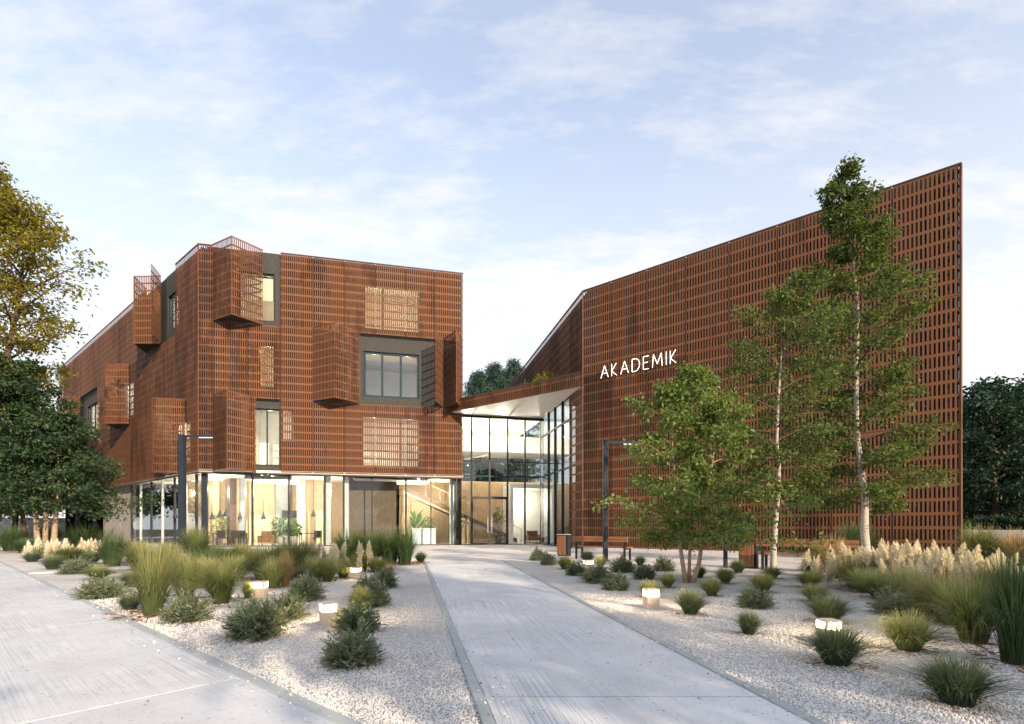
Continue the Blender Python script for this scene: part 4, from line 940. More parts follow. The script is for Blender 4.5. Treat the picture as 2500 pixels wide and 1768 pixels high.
T_ = [
 (TAL, 373, 1515, 112, 172, 'big tall arching grass nearest the road, tallest in the left bed'),
 (TAL, 452, 1468, 90, 110, 'arching green grass between the big tall grass and the fountain-shaped one'),
 (TAL, 539, 1482, 104, 110, 'fountain-shaped yellow-green grass left of the glowing bollard'),
 (REE, 274, 1386, 66, 86, 'dark upright grass at the right end of the left pampas row'),
 (TAL, 478, 1375, 80, 84, 'green grass at the foot of the left lamp post'),
 (TAL, 410, 1392, 70, 66, 'low arching grass left of the left lamp post foot'),
 (REE, 545, 1392, 84, 52, 'dark grass in front of the dining tables behind glass'),
 (TAL, 610, 1402, 84, 62, 'green grass in front of the second ground-floor glass bay'),
 (REE, 660, 1395, 80, 60, 'dense dark grass below the interior armchair'),
 (FES, 668, 1440, 66, 74, 'yellow-lit grass right of the glowing bollard in the grasses'),
 (DRY, 697, 1436, 50, 88, 'rust-coloured dry grass standing among the green, middle of left bed'),
 (TAL, 723, 1418, 100, 96, 'wide tall green grass behind the rust-coloured one'),
 (FES, 768, 1424, 66, 64, 'pale green grass left of the small far bollard'),
 (FES, 800, 1423, 60, 60, 'thin pale grass second left of the small far bollard'),
 (FES, 838, 1414, 50, 48, 'yellow-lit grass touching the left of the small far bollard'),
 (REE, 850, 1380, 80, 80, 'tall dark grass clump before the brown glass bay, leftmost of the row'),
 (REE, 905, 1381, 84, 84, 'tall dark grass clump before the brown glass bay, second of the row'),
 (REE, 950, 1381, 72, 84, 'tall dark grass clump before the brown glass bay, third of the row'),
 (REE, 988, 1382, 62, 90, 'tall dark grass clump at the end of the row, nearest the path'),
 (REE, 1027, 1376, 30, 28, 'small spiky tuft alone at the bed corner beside the plaza'),
 (REE, 60, 1352, 50, 36, 'bluish spiky grass at the far left, before the pampas row'),
 (REE, 28, 1348, 60, 62, 'dark grass at the left edge under the trees'),
 (REE, 205, 1342, 80, 60, 'dark spiky grass behind the left pampas row, by the concrete wall'),
 (REE, 118, 1334, 70, 50, 'dark grass round the three stems of the left tree'),
 (TAL, 330, 1376, 70, 56, 'thin arching grass between left pampas row and lamp post'),
 (TAL, 2087, 1442, 84, 70, 'green tuft at the left front foot of the right pampas bank'),
 (DRY, 2035, 1416, 80, 104, 'brown dry grass at the left end of the right pampas bank'),
 (FES, 2148, 1470, 92, 74, 'pale yellow grass in front of the middle of the pampas bank'),
 (FES, 2222, 1486, 96, 92, 'straw-coloured grass right of the pale yellow one, below the pampas'),
 (TAL, 2282, 1530, 130, 118, 'olive fan of grass between the cushion and the right edge'),
 (FES, 2330, 1540, 120, 120, 'pale grass filling the gap behind the olive fans near the right edge'),
 (TAL, 2376, 1588, 150, 160, 'broad olive fan of grass near the right edge, below the dark reeds'),
 (REE, 2480, 1640, 125, 290, 'tallest dark green reeds leaning in at the right edge'),
 (REE, 2090, 1368, 90, 90, 'dark grass behind the pampas bank, left of the far birch trunk'),
 (REE, 2170, 1362, 100, 76, 'dark grass behind the pampas bank, right of the far birch trunk'),
 (REE, 2250, 1366, 110, 100, 'tall dark grass behind the middle of the pampas bank'),
 (REE, 2322, 1362, 90, 90, 'tall dark grass at the right corner of the auditorium'),
 (TAL, 2395, 1380, 100, 90, 'arching grass before the low concrete wall on the right'),
 (DRY, 2440, 1362, 90, 54, 'dry brown grass in front of the low concrete wall'),
 (DRY, 2490, 1385, 90, 90, 'dry brown grass at the right edge above the reeds'),
]
T_ += [
 (TAL, 345, 1400, 90, 70, 'feathery green grass behind the big tall grass, towards the building'),
 (REE, 505, 1408, 90, 62, 'dark green grass behind the fountain-shaped grass'),
 (FES, 575, 1422, 90, 62, 'olive feathery grass between fountain-shaped grass and bollard'),
 (TAL, 640, 1420, 80, 70, 'arching grass directly behind the glowing bollard in the grasses'),
 (FES, 500, 1440, 90, 74, 'yellow-green grass behind and left of the fountain-shaped grass'),
 (TAL, 420, 1430, 90, 90, 'arching green grass between the big tall grass and the building'),
 (REE, 700, 1384, 80, 56, 'dark grass left of the middle pampas group'),
 (TAL, 590, 1372, 80, 40, 'low grass along the paving under the second glass bay'),
 (TAL, 526, 1374, 80, 40, 'low grass along the paving under the dining table bay'),
 (TAL, 748, 1404, 70, 66, 'green grass in front of the left end of the middle pampas group'),
 (FES, 818, 1400, 64, 50, 'pale grass in front of the middle pampas group, left of the far bollard'),
 (FES, 885, 1396, 50, 46, 'pale green grass right behind the small far bollard'),
 (TAL, 170, 1372, 80, 34, 'low green grass below the middle of the left pampas row'),
 (REE, 2010, 1400, 70, 70, 'dark grass right of the right bench end'),
 (FES, 2110, 1452, 80, 60, 'cream-tipped grass between the left foot of the bank and the pale yellow grass'),
 (TAL, 2425, 1500, 120, 110, 'arching olive grass behind the tallest reeds'),
 (DRY, 2300, 1462, 90, 60, 'dry brown grass under the right half of the pampas bank'),
 (DRY, 2390, 1478, 90, 70, 'dry brown grass under the right end of the pampas bank'),
]
for k, x, y, w, h, lab in T_: place(k, x, y, w*1.28, h*1.04, lab, name='ornamental_grass', cat='tall grass', group=GT)

# pampas grass: blades plus separate plumes
def plume_mesh(seed):
    """spear-shaped head: fine strands leaving the axis upwards, widest in the lower third"""
    g_ = np.random.default_rng(seed); n = 560; t = g_.random(n)**0.9; a = g_.random(n)*6.283
    w = 0.125*np.sin(np.pi*np.clip(t, 0.02, 1)**0.62)**0.8*(0.45+0.65*g_.random(n))
    up = 0.13*(1.05-0.55*t); D = np.stack([np.cos(a)*w, np.sin(a)*w, up], 1); L = np.linalg.norm(D, axis=1)
    bend = 0.05*np.sin(seed)*t**2
    C = np.stack([bend, 0*t, t*0.74], 1)+g_.normal(0, .006, (n, 3))
    V1, F1 = leaf_quads(C, D, L*1.05, seed, 0.16, 0.03)
    b = MB(); b.tube([(0, 0, -1.0), (0, 0, 0.0), (0.05*math.sin(seed), 0, 0.80)], [0.012, 0.008, 0.003], 4, cap=False)
    V2 = np.array(b.v); F2 = np.array(b.f); V, F = merge([(V1, F1), (V2, F2)])
    return np_mesh('plume', V, F, M['plume'])
PLM = [plume_mesh(s) for s in (61, 62, 63, 64)]
PBL = [tuft_mesh(s, 'tall', 160, 1.0, 0.5, 0.014, 1.1, 'blades', 0.09, 5, lit=False) for s in (71, 72)]
ORD = ['leftmost', 'second from left', 'third from left', 'fourth from left', 'fifth from left', 'sixth from left', 'seventh from left', 'eighth from left', 'ninth from left', 'tenth from left', 'eleventh from left', 'twelfth from left', 'thirteenth from left', 'fourteenth from left', 'fifteenth from left', 'sixteenth from left']
def pampas(x, ybase, ytop, npl, plume_px, label, group, spread=1.0, seed=0):
    g_ = random.Random(seed); X, Y = G(x, ybase); m = Y/FPX; hm = (ybase-ytop)*m
    t = tag(thing('pampas_grass', label, 'pampas grass', (X, Y, 0.008), group), kind='thing')
    o = link('blades', PBL[seed % 2], t, (X, Y, 0.008), seed*1.3, (hm*0.85, hm*0.85, hm*0.72))
    pm = plume_px*m
    for k in range(npl):
        px_ = X+g_.uniform(-1, 1)*spread*0.5*pm*2.2; py = Y+g_.uniform(-0.5, 0.5)*pm*1.5; z = hm-pm-g_.uniform(0, 1.0)*pm
        q = link('plume', PLM[(seed+k) % 4], t, (px_, py, z), g_.uniform(0, 6.28), (pm*1.35, pm*1.35, pm*1.15))
        q.rotation_euler = (g_.uniform(-0.18, 0.18), g_.uniform(-0.2, 0.2), g_.uniform(0, 6.28))
xs_ = [(2058, 1412, 1318), (2085, 1420, 1324), (2112, 1418, 1316), (2140, 1428, 1322), (2168, 1424, 1316), (2196, 1436, 1326), (2222, 1430, 1320), (2250, 1440, 1322), (2276, 1436, 1318), (2302, 1446, 1330), (2330, 1442, 1324), (2358, 1452, 1338), (2385, 1446, 1336), (2418, 1460, 1350), (2452, 1440, 1350), (2486, 1446, 1338)]
for i, (x, y, yt) in enumerate(xs_): pampas(x, y+8, yt-10, 10, 62, f'sunlit cream pampas clump, {ORD[i]} in the bank on the right', 'pampas bank on the right', 1.25, i)
for i, x in enumerate((92, 112, 132, 154, 176, 198, 222, 244)): pampas(x, 1366-(i % 2)*4, 1302+(i % 3)*3, 7, 44, f'pale pampas clump, {ORD[i]} in the row under the left trees', 'pampas row under the left trees', 1.0, 20+i)
for i, x in enumerate((756, 782, 808, 836, 866)): pampas(x, 1398, 1312+(i % 2)*6, 7, 48, f'thin pinkish pampas clump, {ORD[i]} in the group behind the small far bollard', 'pampas group in the middle of the left bed', 1.0, 40+i)

# ------------------------------------------------------------------ trees
def lerp_path(pts, t):
    pts = [Vector(p) for p in pts]; n = len(pts)-1; u = min(max(t, 0), 1)*n; i = min(int(u), n-1); return pts[i].lerp(pts[i+1], u-i)
def branches(trunk, r_trunk, nprim, t0, reach, seed, up=(0.5, 0.15), sub=9, leaves=26, lsize=0.08, curve=-0.12, lasp=0.5, sx=(1.0, 1.0), flat=0.55, subL=0.45, bias=None):
    """limbs along the trunk with side twigs; returns wood builder and leaf arrays. reach(t) = limb length at trunk fraction t"""
    g_ = random.Random(seed); gn = np.random.default_rng(seed); wood = MB(); LC, LD = [], []
    for i in range(nprim):
        t = t0+(1-t0)*((i+g_.random()*0.8)/nprim); s = lerp_path(trunk, t); az = i*2.39996+g_.uniform(-0.4, 0.4)
        L = reach((t-t0)/(1-t0))*g_.uniform(0.58, 1.28); e = up[0]+(up[1]-up[0])*(1-(t-t0)/(1-t0))+g_.uniform(-0.15, 0.15)
        if bias: L *= 1+bias[1]*math.cos(az-bias[0])
        d = Vector((math.cos(az)*sx[0], math.sin(az)*sx[1], math.tan(e))); d.normalize()
        pts = [s]; p = s.copy(); n = 6
        for k in range(n):
            dd = d+Vector((g_.uniform(-.16, .16), g_.uniform(-.16, .16), curve*(k/n)+g_.uniform(-.08, .08))); p = p+dd.normalized()*L/n; pts.append(p.copy())
        r = max(0.006, r_trunk*0.38*(1-t*0.55))*min(1, L/1.2+0.3)
        wood.tube(pts, [r*(1-0.85*k/n) for k in range(n+1)], 5, cap=False)
        for j in range(sub):
            u = 0.2+0.8*(j+g_.random())/sub; q = lerp_path(pts, u); sgn = 1 if j % 2 else -1
            a2 = az+sgn*g_.uniform(0.45, 1.1); l2 = L*subL*(1.1-0.6*u)*g_.uniform(0.7, 1.2)
            d2 = Vector((math.cos(a2), math.sin(a2), g_.uniform(-0.25, flat))); d2.normalize(); e2 = q+d2*l2+Vector((0, 0, -0.10*l2))
            wood.tube([q, q.lerp(e2, 0.5)+Vector((0, 0, 0.05*l2)), e2], [max(r*0.3, 0.003), max(r*0.2, 0.002), 0.0015], 3, cap=False)
            tt = gn.random(leaves)**0.38*1.08; P = np.array(q)[None]+(np.array(e2)-np.array(q))[None]*tt[:, None]+gn.normal(0, 1, (leaves, 3))*np.array([1, 1, .85])*max(l2*0.21, lsize*0.9)
            LC.append(P); LD.append(np.array(d2)[None]*0.7+gn.normal(0, .75, (leaves, 3))+np.array([0, 0, -0.35]))
    return wood, np.concatenate(LC), np.concatenate(LD)
def make_tree(name, label, base, trunks, r0, spec, wood_m, twig_m, leaf_m, lsize, group=None, cat='tree', lasp=0.5, sides=8):
    """trunks in metres relative to the base; spec = list of branch keyword dicts, one for each trunk"""
    T = thing(name, label, cat, base, group); B = Vector(base); LV = []; tw = MB()
    for ti, (tr, sp) in enumerate(zip(trunks, spec)):
        P = [B+Vector(p) for p in tr]; n = len(P)
        fine = [lerp_path(P, k/(2*n)) for k in range(2*n+1)]
        b = MB(); b.tube(fine, [r0[ti]*(1-0.95*(k/(2*n))**0.85)*(1.25 if k == 0 else 1) for k in range(2*n+1)], sides); b.build('trunk', wood_m, T, smooth=True)
        w, C, D = branches(P, r0[ti], lsize=lsize, **sp); o = len(tw.v); tw.v += w.v; tw.f += [tuple(i+o for i in f) for f in w.f]; tw.m += w.m; LV.append((C, D))
    tw.build('branches', twig_m, T, smooth=True)
    C = np.concatenate([c for c, d in LV]); D = np.concatenate([d for c, d in LV])
    C[:, 2] = np.maximum(C[:, 2], base[2]+0.12)
    V, F = leaf_quads(C, D, lsize, 3, lasp, 0.10)
    me = np_mesh('crown', V, F, leaf_m); link('crown', me, T); return T
def rel(pts, base, Y):
    return [tuple(Vector(PX(x, y, Y+dy))-Vector(base)) for x, y, dy in pts]
# three-stemmed young tree in the right bed
X, Y = G(1682, 1424); bs = (X, Y, 0.0)
cone = lambda a, b, p=1.0: (lambda t: a*(1-t)**p+b)
make_tree('three_stemmed_tree', 'young green tree with three pale stems on the right gravel bed', bs,
  [rel([(1674, 1424, 0), (1662, 1345, .05), (1657, 1290, .1), (1648, 1180, .15), (1640, 1060, .1), (1632, 950, .05)], bs, Y),
   rel([(1682, 1424, .05), (1684, 1340, .15), (1686, 1270, .25), (1690, 1130, .3), (1690, 1010, .25), (1688, 912, .2)], bs, Y),
   rel([(1690, 1424, 0), (1708, 1375, -.05), (1715, 1300, -.1), (1728, 1200, -.15), (1745, 1090, -.1), (1752, 985, -.1)], bs, Y)],
  (0.050, 0.040, 0.055),
  [dict(nprim=22, t0=0.27, reach=cone(1.05, 0.22, 0.8), seed=101, up=(0.75, 0.05), sub=9, leaves=30, bias=(math.pi, 0.30)),
   dict(nprim=22, t0=0.30, reach=cone(1.00, 0.20, 0.8), seed=102, up=(0.85, 0.05), sub=9, leaves=30),
   dict(nprim=22, t0=0.27, reach=cone(1.12, 0.22, 0.8), seed=103, up=(0.75, 0.02), sub=9, leaves=30, bias=(0.0, 0.30))],
  M['stem'], M['stem'], M['leaf'], 0.088)
# nearer birch
X, Y = G(1887, 1412); bs = (X, Y, 0.0)
egg = lambda a, b, m: (lambda t: b+a*(t/m if t < m else max(0, (1-t)/(1-m)))**0.75)
make_tree('birch_tree', 'nearer, shorter birch with straight pale trunk beside the right bench', bs,
  [rel([(1887, 1412, 0), (1889, 1330, 0), (1897, 1230, .05), (1902, 1150, .1), (1896, 1080, .1), (1900, 980, .1), (1905, 900, .15), (1915, 800, .2), (1935, 695, .2)], bs, Y)],
  (0.072,), [dict(nprim=38, t0=0.24, reach=egg(1.05, 0.42, 0.42), seed=111, up=(0.95, 0.15), sub=10, leaves=36, curve=-0.35)],
  M['birch'], M['twig'], M['birchleaf'], 0.080)
# taller birch further back
Y = 13.6; bs = (PX(2118, 1385, Y)[0], Y, 0.0)
make_tree('birch_tree', 'taller birch with curving white trunk rising behind the pampas to above the roof', bs,
  [rel([(2118, 1385, 0), (2110, 1290, 0), (2112, 1210, 0), (2100, 1130, 0), (2092, 1060, .1), (2090, 960, .1), (2092, 850, .1), (2096, 760, .1), (2084, 650, .15), (2066, 550, .2), (2056, 430, .2)], bs, Y)],
  (0.115,), [dict(nprim=50, t0=0.15, reach=lambda t: (0.70+0.92*math.sin(math.pi*min(1, t*1.05+0.12)))*(1 if t < 0.93 else 0.55), seed=121, up=(0.95, 0.2), sub=11, leaves=48, curve=-0.30)],
  M['birch'], M['twig'], M['birchleaf'], 0.108)
# golden tree, upper left
Y = 25.0; bs = (PX(-70, 1340, Y)[0], Y, 0.0)
make_tree('golden_tree', 'tall loose golden-green tree rising at the upper left edge', bs,
  [rel([(-70, 1340, 0), (-50, 1150, 0), (-20, 1000, 0), (15, 880, 0), (45, 740, .5), (60, 620, .5), (40, 520, .6)], bs, Y),
   rel([(-90, 1340, 0), (-90, 1100, 0), (-80, 900, -.5), (-50, 720, -.5), (-40, 560, -.5), (-60, 440, -.5)], bs, Y)],
  (0.26, 0.24), [dict(nprim=34, t0=0.40, reach=cone(2.9, 1.0, 0.6), seed=131, up=(1.05, 0.35), sub=10, leaves=26, curve=-0.1),
                 dict(nprim=30, t0=0.42, reach=cone(2.7, 1.0, 0.6), seed=132, up=(1.05, 0.35), sub=10, leaves=26, curve=-0.1)],
  M['bark'], M['bark'], M['sungold'], 0.21)
# dark tree with three stems, left
Y = 24.0; bs = (PX(108, 1343, Y)[0], Y, 0.0)
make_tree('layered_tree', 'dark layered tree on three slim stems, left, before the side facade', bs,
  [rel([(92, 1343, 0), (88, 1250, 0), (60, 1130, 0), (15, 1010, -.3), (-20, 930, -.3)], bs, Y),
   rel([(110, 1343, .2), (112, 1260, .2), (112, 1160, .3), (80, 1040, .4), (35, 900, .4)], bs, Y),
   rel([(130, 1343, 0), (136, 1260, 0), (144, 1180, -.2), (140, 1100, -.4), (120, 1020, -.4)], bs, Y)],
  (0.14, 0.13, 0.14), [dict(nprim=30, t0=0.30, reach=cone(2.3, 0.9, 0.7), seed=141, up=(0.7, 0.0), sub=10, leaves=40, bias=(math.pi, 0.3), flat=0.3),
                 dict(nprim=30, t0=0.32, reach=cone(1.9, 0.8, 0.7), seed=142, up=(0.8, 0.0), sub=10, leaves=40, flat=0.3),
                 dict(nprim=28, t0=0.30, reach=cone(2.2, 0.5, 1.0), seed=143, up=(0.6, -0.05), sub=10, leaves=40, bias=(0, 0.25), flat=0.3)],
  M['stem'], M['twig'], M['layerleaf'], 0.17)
# broad-leaved trees behind: one of each size built, then copied
def proto_tree(name, label, base, H, R, seed, leaf_m, lsize, group, nprim=40, leaves=30):
    tr = [(0, 0, 0), (0.03*H, 0.01*H, 0.28*H), (0.0, 0.02*H, 0.6*H), (0.02*H, 0, 0.96*H)]
    return make_tree(name, label, base, [tr], (0.022*H,), [dict(nprim=nprim, t0=0.22, reach=lambda t: R*(0.55+0.6*math.sin(math.pi*min(1, 0.25+t*0.75)))*(1 if t < .9 else .7), seed=seed, up=(1.1, 0.15), sub=11, leaves=leaves, subL=0.5)], M['bark'], M['bark'], leaf_m, lsize, group)
def copy_tree(src, label, base, rz, sc, group=None):
    o = src.copy(); COL.objects.link(o); o.location = base; o.rotation_euler = (0, 0, rz); o.scale = (sc, sc, sc)
    o["label"] = label
    if group: o["group"] = group
    for ch in list(src.children):
        c = ch.copy(); COL.objects.link(c); c.parent = o
    return o
GBK = 'dark trees behind the low wall on the right'
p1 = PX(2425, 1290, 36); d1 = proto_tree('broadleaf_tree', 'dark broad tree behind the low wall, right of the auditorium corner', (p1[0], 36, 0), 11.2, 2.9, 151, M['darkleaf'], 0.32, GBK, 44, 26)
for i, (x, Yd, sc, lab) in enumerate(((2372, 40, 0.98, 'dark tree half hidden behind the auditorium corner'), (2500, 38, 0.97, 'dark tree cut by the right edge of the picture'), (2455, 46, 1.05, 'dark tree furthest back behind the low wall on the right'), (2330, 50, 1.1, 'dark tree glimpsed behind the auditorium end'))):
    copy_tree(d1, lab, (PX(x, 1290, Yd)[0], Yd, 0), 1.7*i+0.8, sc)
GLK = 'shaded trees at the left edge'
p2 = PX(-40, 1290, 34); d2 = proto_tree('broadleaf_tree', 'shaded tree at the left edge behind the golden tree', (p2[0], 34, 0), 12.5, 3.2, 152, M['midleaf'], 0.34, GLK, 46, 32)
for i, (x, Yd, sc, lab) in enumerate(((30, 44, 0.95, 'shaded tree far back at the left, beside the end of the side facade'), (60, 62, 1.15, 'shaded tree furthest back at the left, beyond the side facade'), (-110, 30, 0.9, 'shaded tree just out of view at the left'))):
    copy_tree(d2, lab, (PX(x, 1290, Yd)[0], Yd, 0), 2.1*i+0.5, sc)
# unseen trees placed behind the viewpoint to shade the forecourt; they show in the glass
GSH = 'unseen shade trees behind the viewpoint'
for i, (x, y, sc, lab) in enumerate(((9.0, -8, 0.74, 'unseen shade tree behind the viewpoint, right of the path'), (1.5, -10, 0.66, 'small unseen shade tree behind the viewpoint, left of the path'), (17, -11, 0.8, 'unseen shade tree behind the viewpoint, far right of the path'))):
    copy_tree(d2, lab, (x, y, 0), 1.3*i, sc, GSH)
# conifers beyond the canopy
def conifer(label, base, H, seed, group):
    tr = [(0, 0, 0), (0, 0, H*0.5), (0.01*H, 0, H)]
    return make_tree('conifer_tree', label, base, [tr], (0.018*H,), [dict(nprim=90, t0=0.30, reach=cone(0.30*H, 0.008*H, 0.78), seed=seed, up=(0.35, -0.15), sub=9, leaves=26, curve=0.12, flat=0.1, subL=0.35)], M['bark'], M['bark'], M['conifer'], 0.30, group, lasp=0.22)
GC = 'conifers beyond the canopy'
for i, (x, yt, Yd, lab) in enumerate(((1163, 912, 58, 'leftmost, shortest conifer beyond the canopy'), (1203, 893, 60, 'middle conifer beyond the canopy, with a slim tip'), (1250, 884, 62, 'rightmost conifer beyond the canopy, beside the auditorium'), (1226, 915, 66, 'conifer standing behind the other three beyond the canopy'))):
    conifer(lab, (PX(x, 1290, Yd)[0], Yd, 0), EYE+(HOR-yt)*Yd/FPX, 160+i, GC)
# shrubs in planters on the canopy roof
for i, (x, Yd, s_) in enumerate(((1293, 29.5, 0.55), (1338, 28.0, 0.6))):
    g_ = np.random.default_rng(170+i); n = 700; v = unit(g_.normal(0, 1, (n, 3)))*(0.35+0.65*g_.random((n, 1))**0.5)*np.array([s_*1.3, s_, s_*0.8])
    V, F = leaf_quads(v, v+g_.normal(0, .4, (n, 3)), 0.16, 170+i, 0.5); me = np_mesh('roof_shrub', V, F, M['sungold'] if i else M['midleaf'])
    tag(link('roof_shrub', me, None, (PX(x, 1290, Yd)[0], Yd, 9.15)), ('left shrub growing on the canopy roof', 'right golden shrub growing on the canopy roof')[i], 'shrub')
# hedge and low walls on the right
HW = thing('low_wall', 'low grey concrete retaining wall on the right, below the hedge', 'wall', (20, 24, 0))
a, c = PX(2335, 1290, 22), PX(2560, 1298, 20.5)
k = 7
for i in range(k):
    p = (a[0]+(c[0]-a[0])*i/k, a[1]+(c[1]-a[1])*i/k); q = (a[0]+(c[0]-a[0])*(i+1)/k, a[1]+(c[1]-a[1])*(i+1)/k); d = U(q[0]-p[0], q[1]-p[1]); n = (-d[1]*.25, d[0]*.25)
    p2_ = (p[0]+d[0]*.008, p[1]+d[1]*.008)
    b = MB(); b.prism([p2_, q, (q[0]+n[0], q[1]+n[1]), (p2_[0]+n[0], p2_[1]+n[1])], -0.05, 0.98); b.build('wall_panel', M['conc_grey'], HW, bevel=0.012)
g_ = np.random.default_rng(181); n = 9000; t = g_.random(n); hx = a[0]+(c[0]+1-a[0])*t; hy = a[1]+(c[1]-a[1])*t+0.9+0.8*g_.random(n)
hz_ = 0.6+0.85*g_.random(n)**0.6+0.08*np.sin(hx*3); C = np.stack([hx, hy, hz_], 1)
V, F = leaf_quads(C, g_.normal(0, 1, (n, 3))+np.array([0, -.4, .4]), 0.13, 182, 0.55); tag(link('hedge', np_mesh('hedge', V, F, M['darkleaf'])), 'clipped dark green hedge above the low concrete wall on the right', 'hedge')
b = MB(); b.box(22, 60, 48, 48.3, 0, 2.6); tag(b.build('boundary_wall', M['conc_grey']), 'grey boundary wall seen between the dark tree trunks on the right', 'wall')
b = MB(); b.box(-75, -40, 66, 66.3, 0, 2.4); tag(b.build('boundary_wall', M['conc_grey']), 'grey boundary wall far back at the left behind the trees', 'wall')

# fallen leaves blown over paving and gravel
g_ = np.random.default_rng(191); n = 260; yy = 2.6*(14/2.6)**g_.random(n); xx = (g_.random(n)*2-1)*yy*1.02
C = np.stack([xx, yy, 0.030+0.012*g_.random(n)], 1); a = g_.random(n)*6.283
V, F = leaf_quads(C, np.stack([np.cos(a), np.sin(a), g_.normal(0, .12, n)], 1), 0.022, 192, 0.5, 0.12)
M['deadleaf'] = leafmat('fallen_leaf', [(0.0, (0.10, 0.07, 0.04)), (0.5, (0.22, 0.15, 0.08)), (1.0, (0.32, 0.22, 0.10))], trans=0.1)
tag(link('fallen_leaves', np_mesh('fallen_leaves', V, F, M['deadleaf'])), 'small brown leaves scattered over the paths and gravel', 'leaves', kind='stuff')

g_ = np.random.default_rng(195); n = 520; side = g_.integers(0, 3, n); yy = 2.7*(11/2.7)**g_.random(n); dd = 0.03+np.abs(g_.normal(0, 0.16, n))
xx = np.where(side == 0, PL(yy)+dd, np.where(side == 1, PR(yy)-dd, -1.433-1.159*(yy-3.205)-dd*1.2))
C = np.stack([xx, yy, np.full(n, 0.031)], 1); a = g_.random(n)*6.283; V, F = leaf_quads(C, np.stack([np.cos(a), np.sin(a), 0*a], 1), 0.020, 196, 0.9, 0.25)
tag(link('stray_gravel', np_mesh('stray_gravel', V, F, M['pebblevar'])), 'stray white stones kicked onto the path and road edges', 'gravel', kind='stuff')
# ------------------------------------------------------------------ site furniture
def bollard(x, yb, w, hpx, label, rz=0.0):
    X, Y = G(x, yb); m = Y/FPX; a = w*m/2; h = hpx*m; Y += a; X = (x-CXP)/FPX*Y
    T = thing('bollard_light', label, 'bollard light', (X, Y, 0.0), 'square glowing bollard lights'); z = 0.0
    def bx(nm, mt, hw, z0, z1, inset=0.0):
        b = MB(); c, s = math.cos(rz), math.sin(rz)
        P = [(X+c*u*hw-s*v*hw, Y+s*u*hw+c*v*hw) for u, v in ((-1,-1),(1,-1),(1,1),(-1,1))]
        b.prism(P, z0, z1); return b.build(nm, M[mt], T, bevel=0.004)
    bx('body', 'lamp_body', a, -0.02, h*0.62)
    bx('lamp', 'lamp_glow', a*0.82, h*0.625, h*0.93)
    l = bpy.data.lights.new('bulb', 'POINT'); l.energy = 42*(h/0.27); l.color = (1.0, 0.72, 0.40); l.shadow_soft_size = a*0.4
    lo = bpy.data.objects.new('bulb', l); COL.objects.link(lo); lo.location = (0, 0, h*0.78); lo.parent = T
    c, s = math.cos(rz), math.sin(rz)
    for u, v in ((-1,-1),(1,-1),(1,1),(-1,1)):
        b = MB(); px_, py = X+c*u*a*0.90-s*v*a*0.90, Y+s*u*a*0.90+c*v*a*0.90; b.box(px_-a*.09, px_+a*.09, py-a*.09, py+a*.09, h*0.62, h*0.935); b.build('corner_post', M['lamp_body'], T)
    bx('cap', 'lamp_body', a, h*0.936, h)
    return T
bollard(633, 1461, 33, 40, 'glowing square bollard among the grasses of the left bed', 0.15)
bollard(868, 1413, 24, 27, 'small far glowing bollard at the back of the left bed', 0.1)
bollard(803, 1532, 36, 60, 'front glowing square bollard on the left gravel, seen on its corner', 0.65)
bollard(1437, 1392, 22, 24, 'far glowing bollard among the low clumps near the right lamp post', 0.1)
bollard(1590, 1488, 32, 49, 'glowing square bollard in the middle of the right bed near the path', 0.12)
bollard(2024, 1574, 42, 58, 'nearest right-bed bollard, half hidden behind a wide dark clump', 0.05)

def lamp_post(x, yb, ytop, wpx, armx, label):
    X, Y = G(x, yb); m = Y/FPX; a = wpx*m/2; h = EYE+(HOR-ytop)*m
    T = thing('lamp_post', label, 'lamp post', (X, Y, 0), 'slim dark lamp posts with one arm')
    b = MB(); b.box(X-a, X+a, Y-a*1.2, Y+a*1.2, 0, h); b.build('post', M['steel_dark'], T, bevel=0.008)
    L = (armx-x)*m
    b = MB(); b.box(X+a+0.002, X+L, Y-a*0.5, Y+a*0.5, h-0.10, h-0.02); b.build('arm', M['steel_dark'], T)
    b = MB(); b.box(X+L*0.55, X+L-0.03, Y-a*0.35, Y+a*0.35, h-0.125, h-0.101); b.build('led_strip', M['led'], T)
    b = MB(); b.box(X-a*1.7, X+a*1.7, Y-a*1.9, Y+a*1.9, 0, 0.03); b.build('base_plate', M['steel_dark'], T)
lamp_post(445, 1350, 1062, 12, 520, 'left dark lamp post before the building corner')
lamp_post(1478, 1370, 1076, 11, 1560, 'right dark lamp post before the auditorium, arm behind the tree')
X, Y = G(1771, 1386); b = MB(); b.tube([(X, Y, 0), (X, Y, 0.86)], 0.055, 12); b.tube([(X, Y, 0.86), (X, Y, 0.90)], 0.062, 12)
tag(b.build('steel_post', M['steel_dark']), 'short dark steel post beside the right wooden litter bin', 'post')

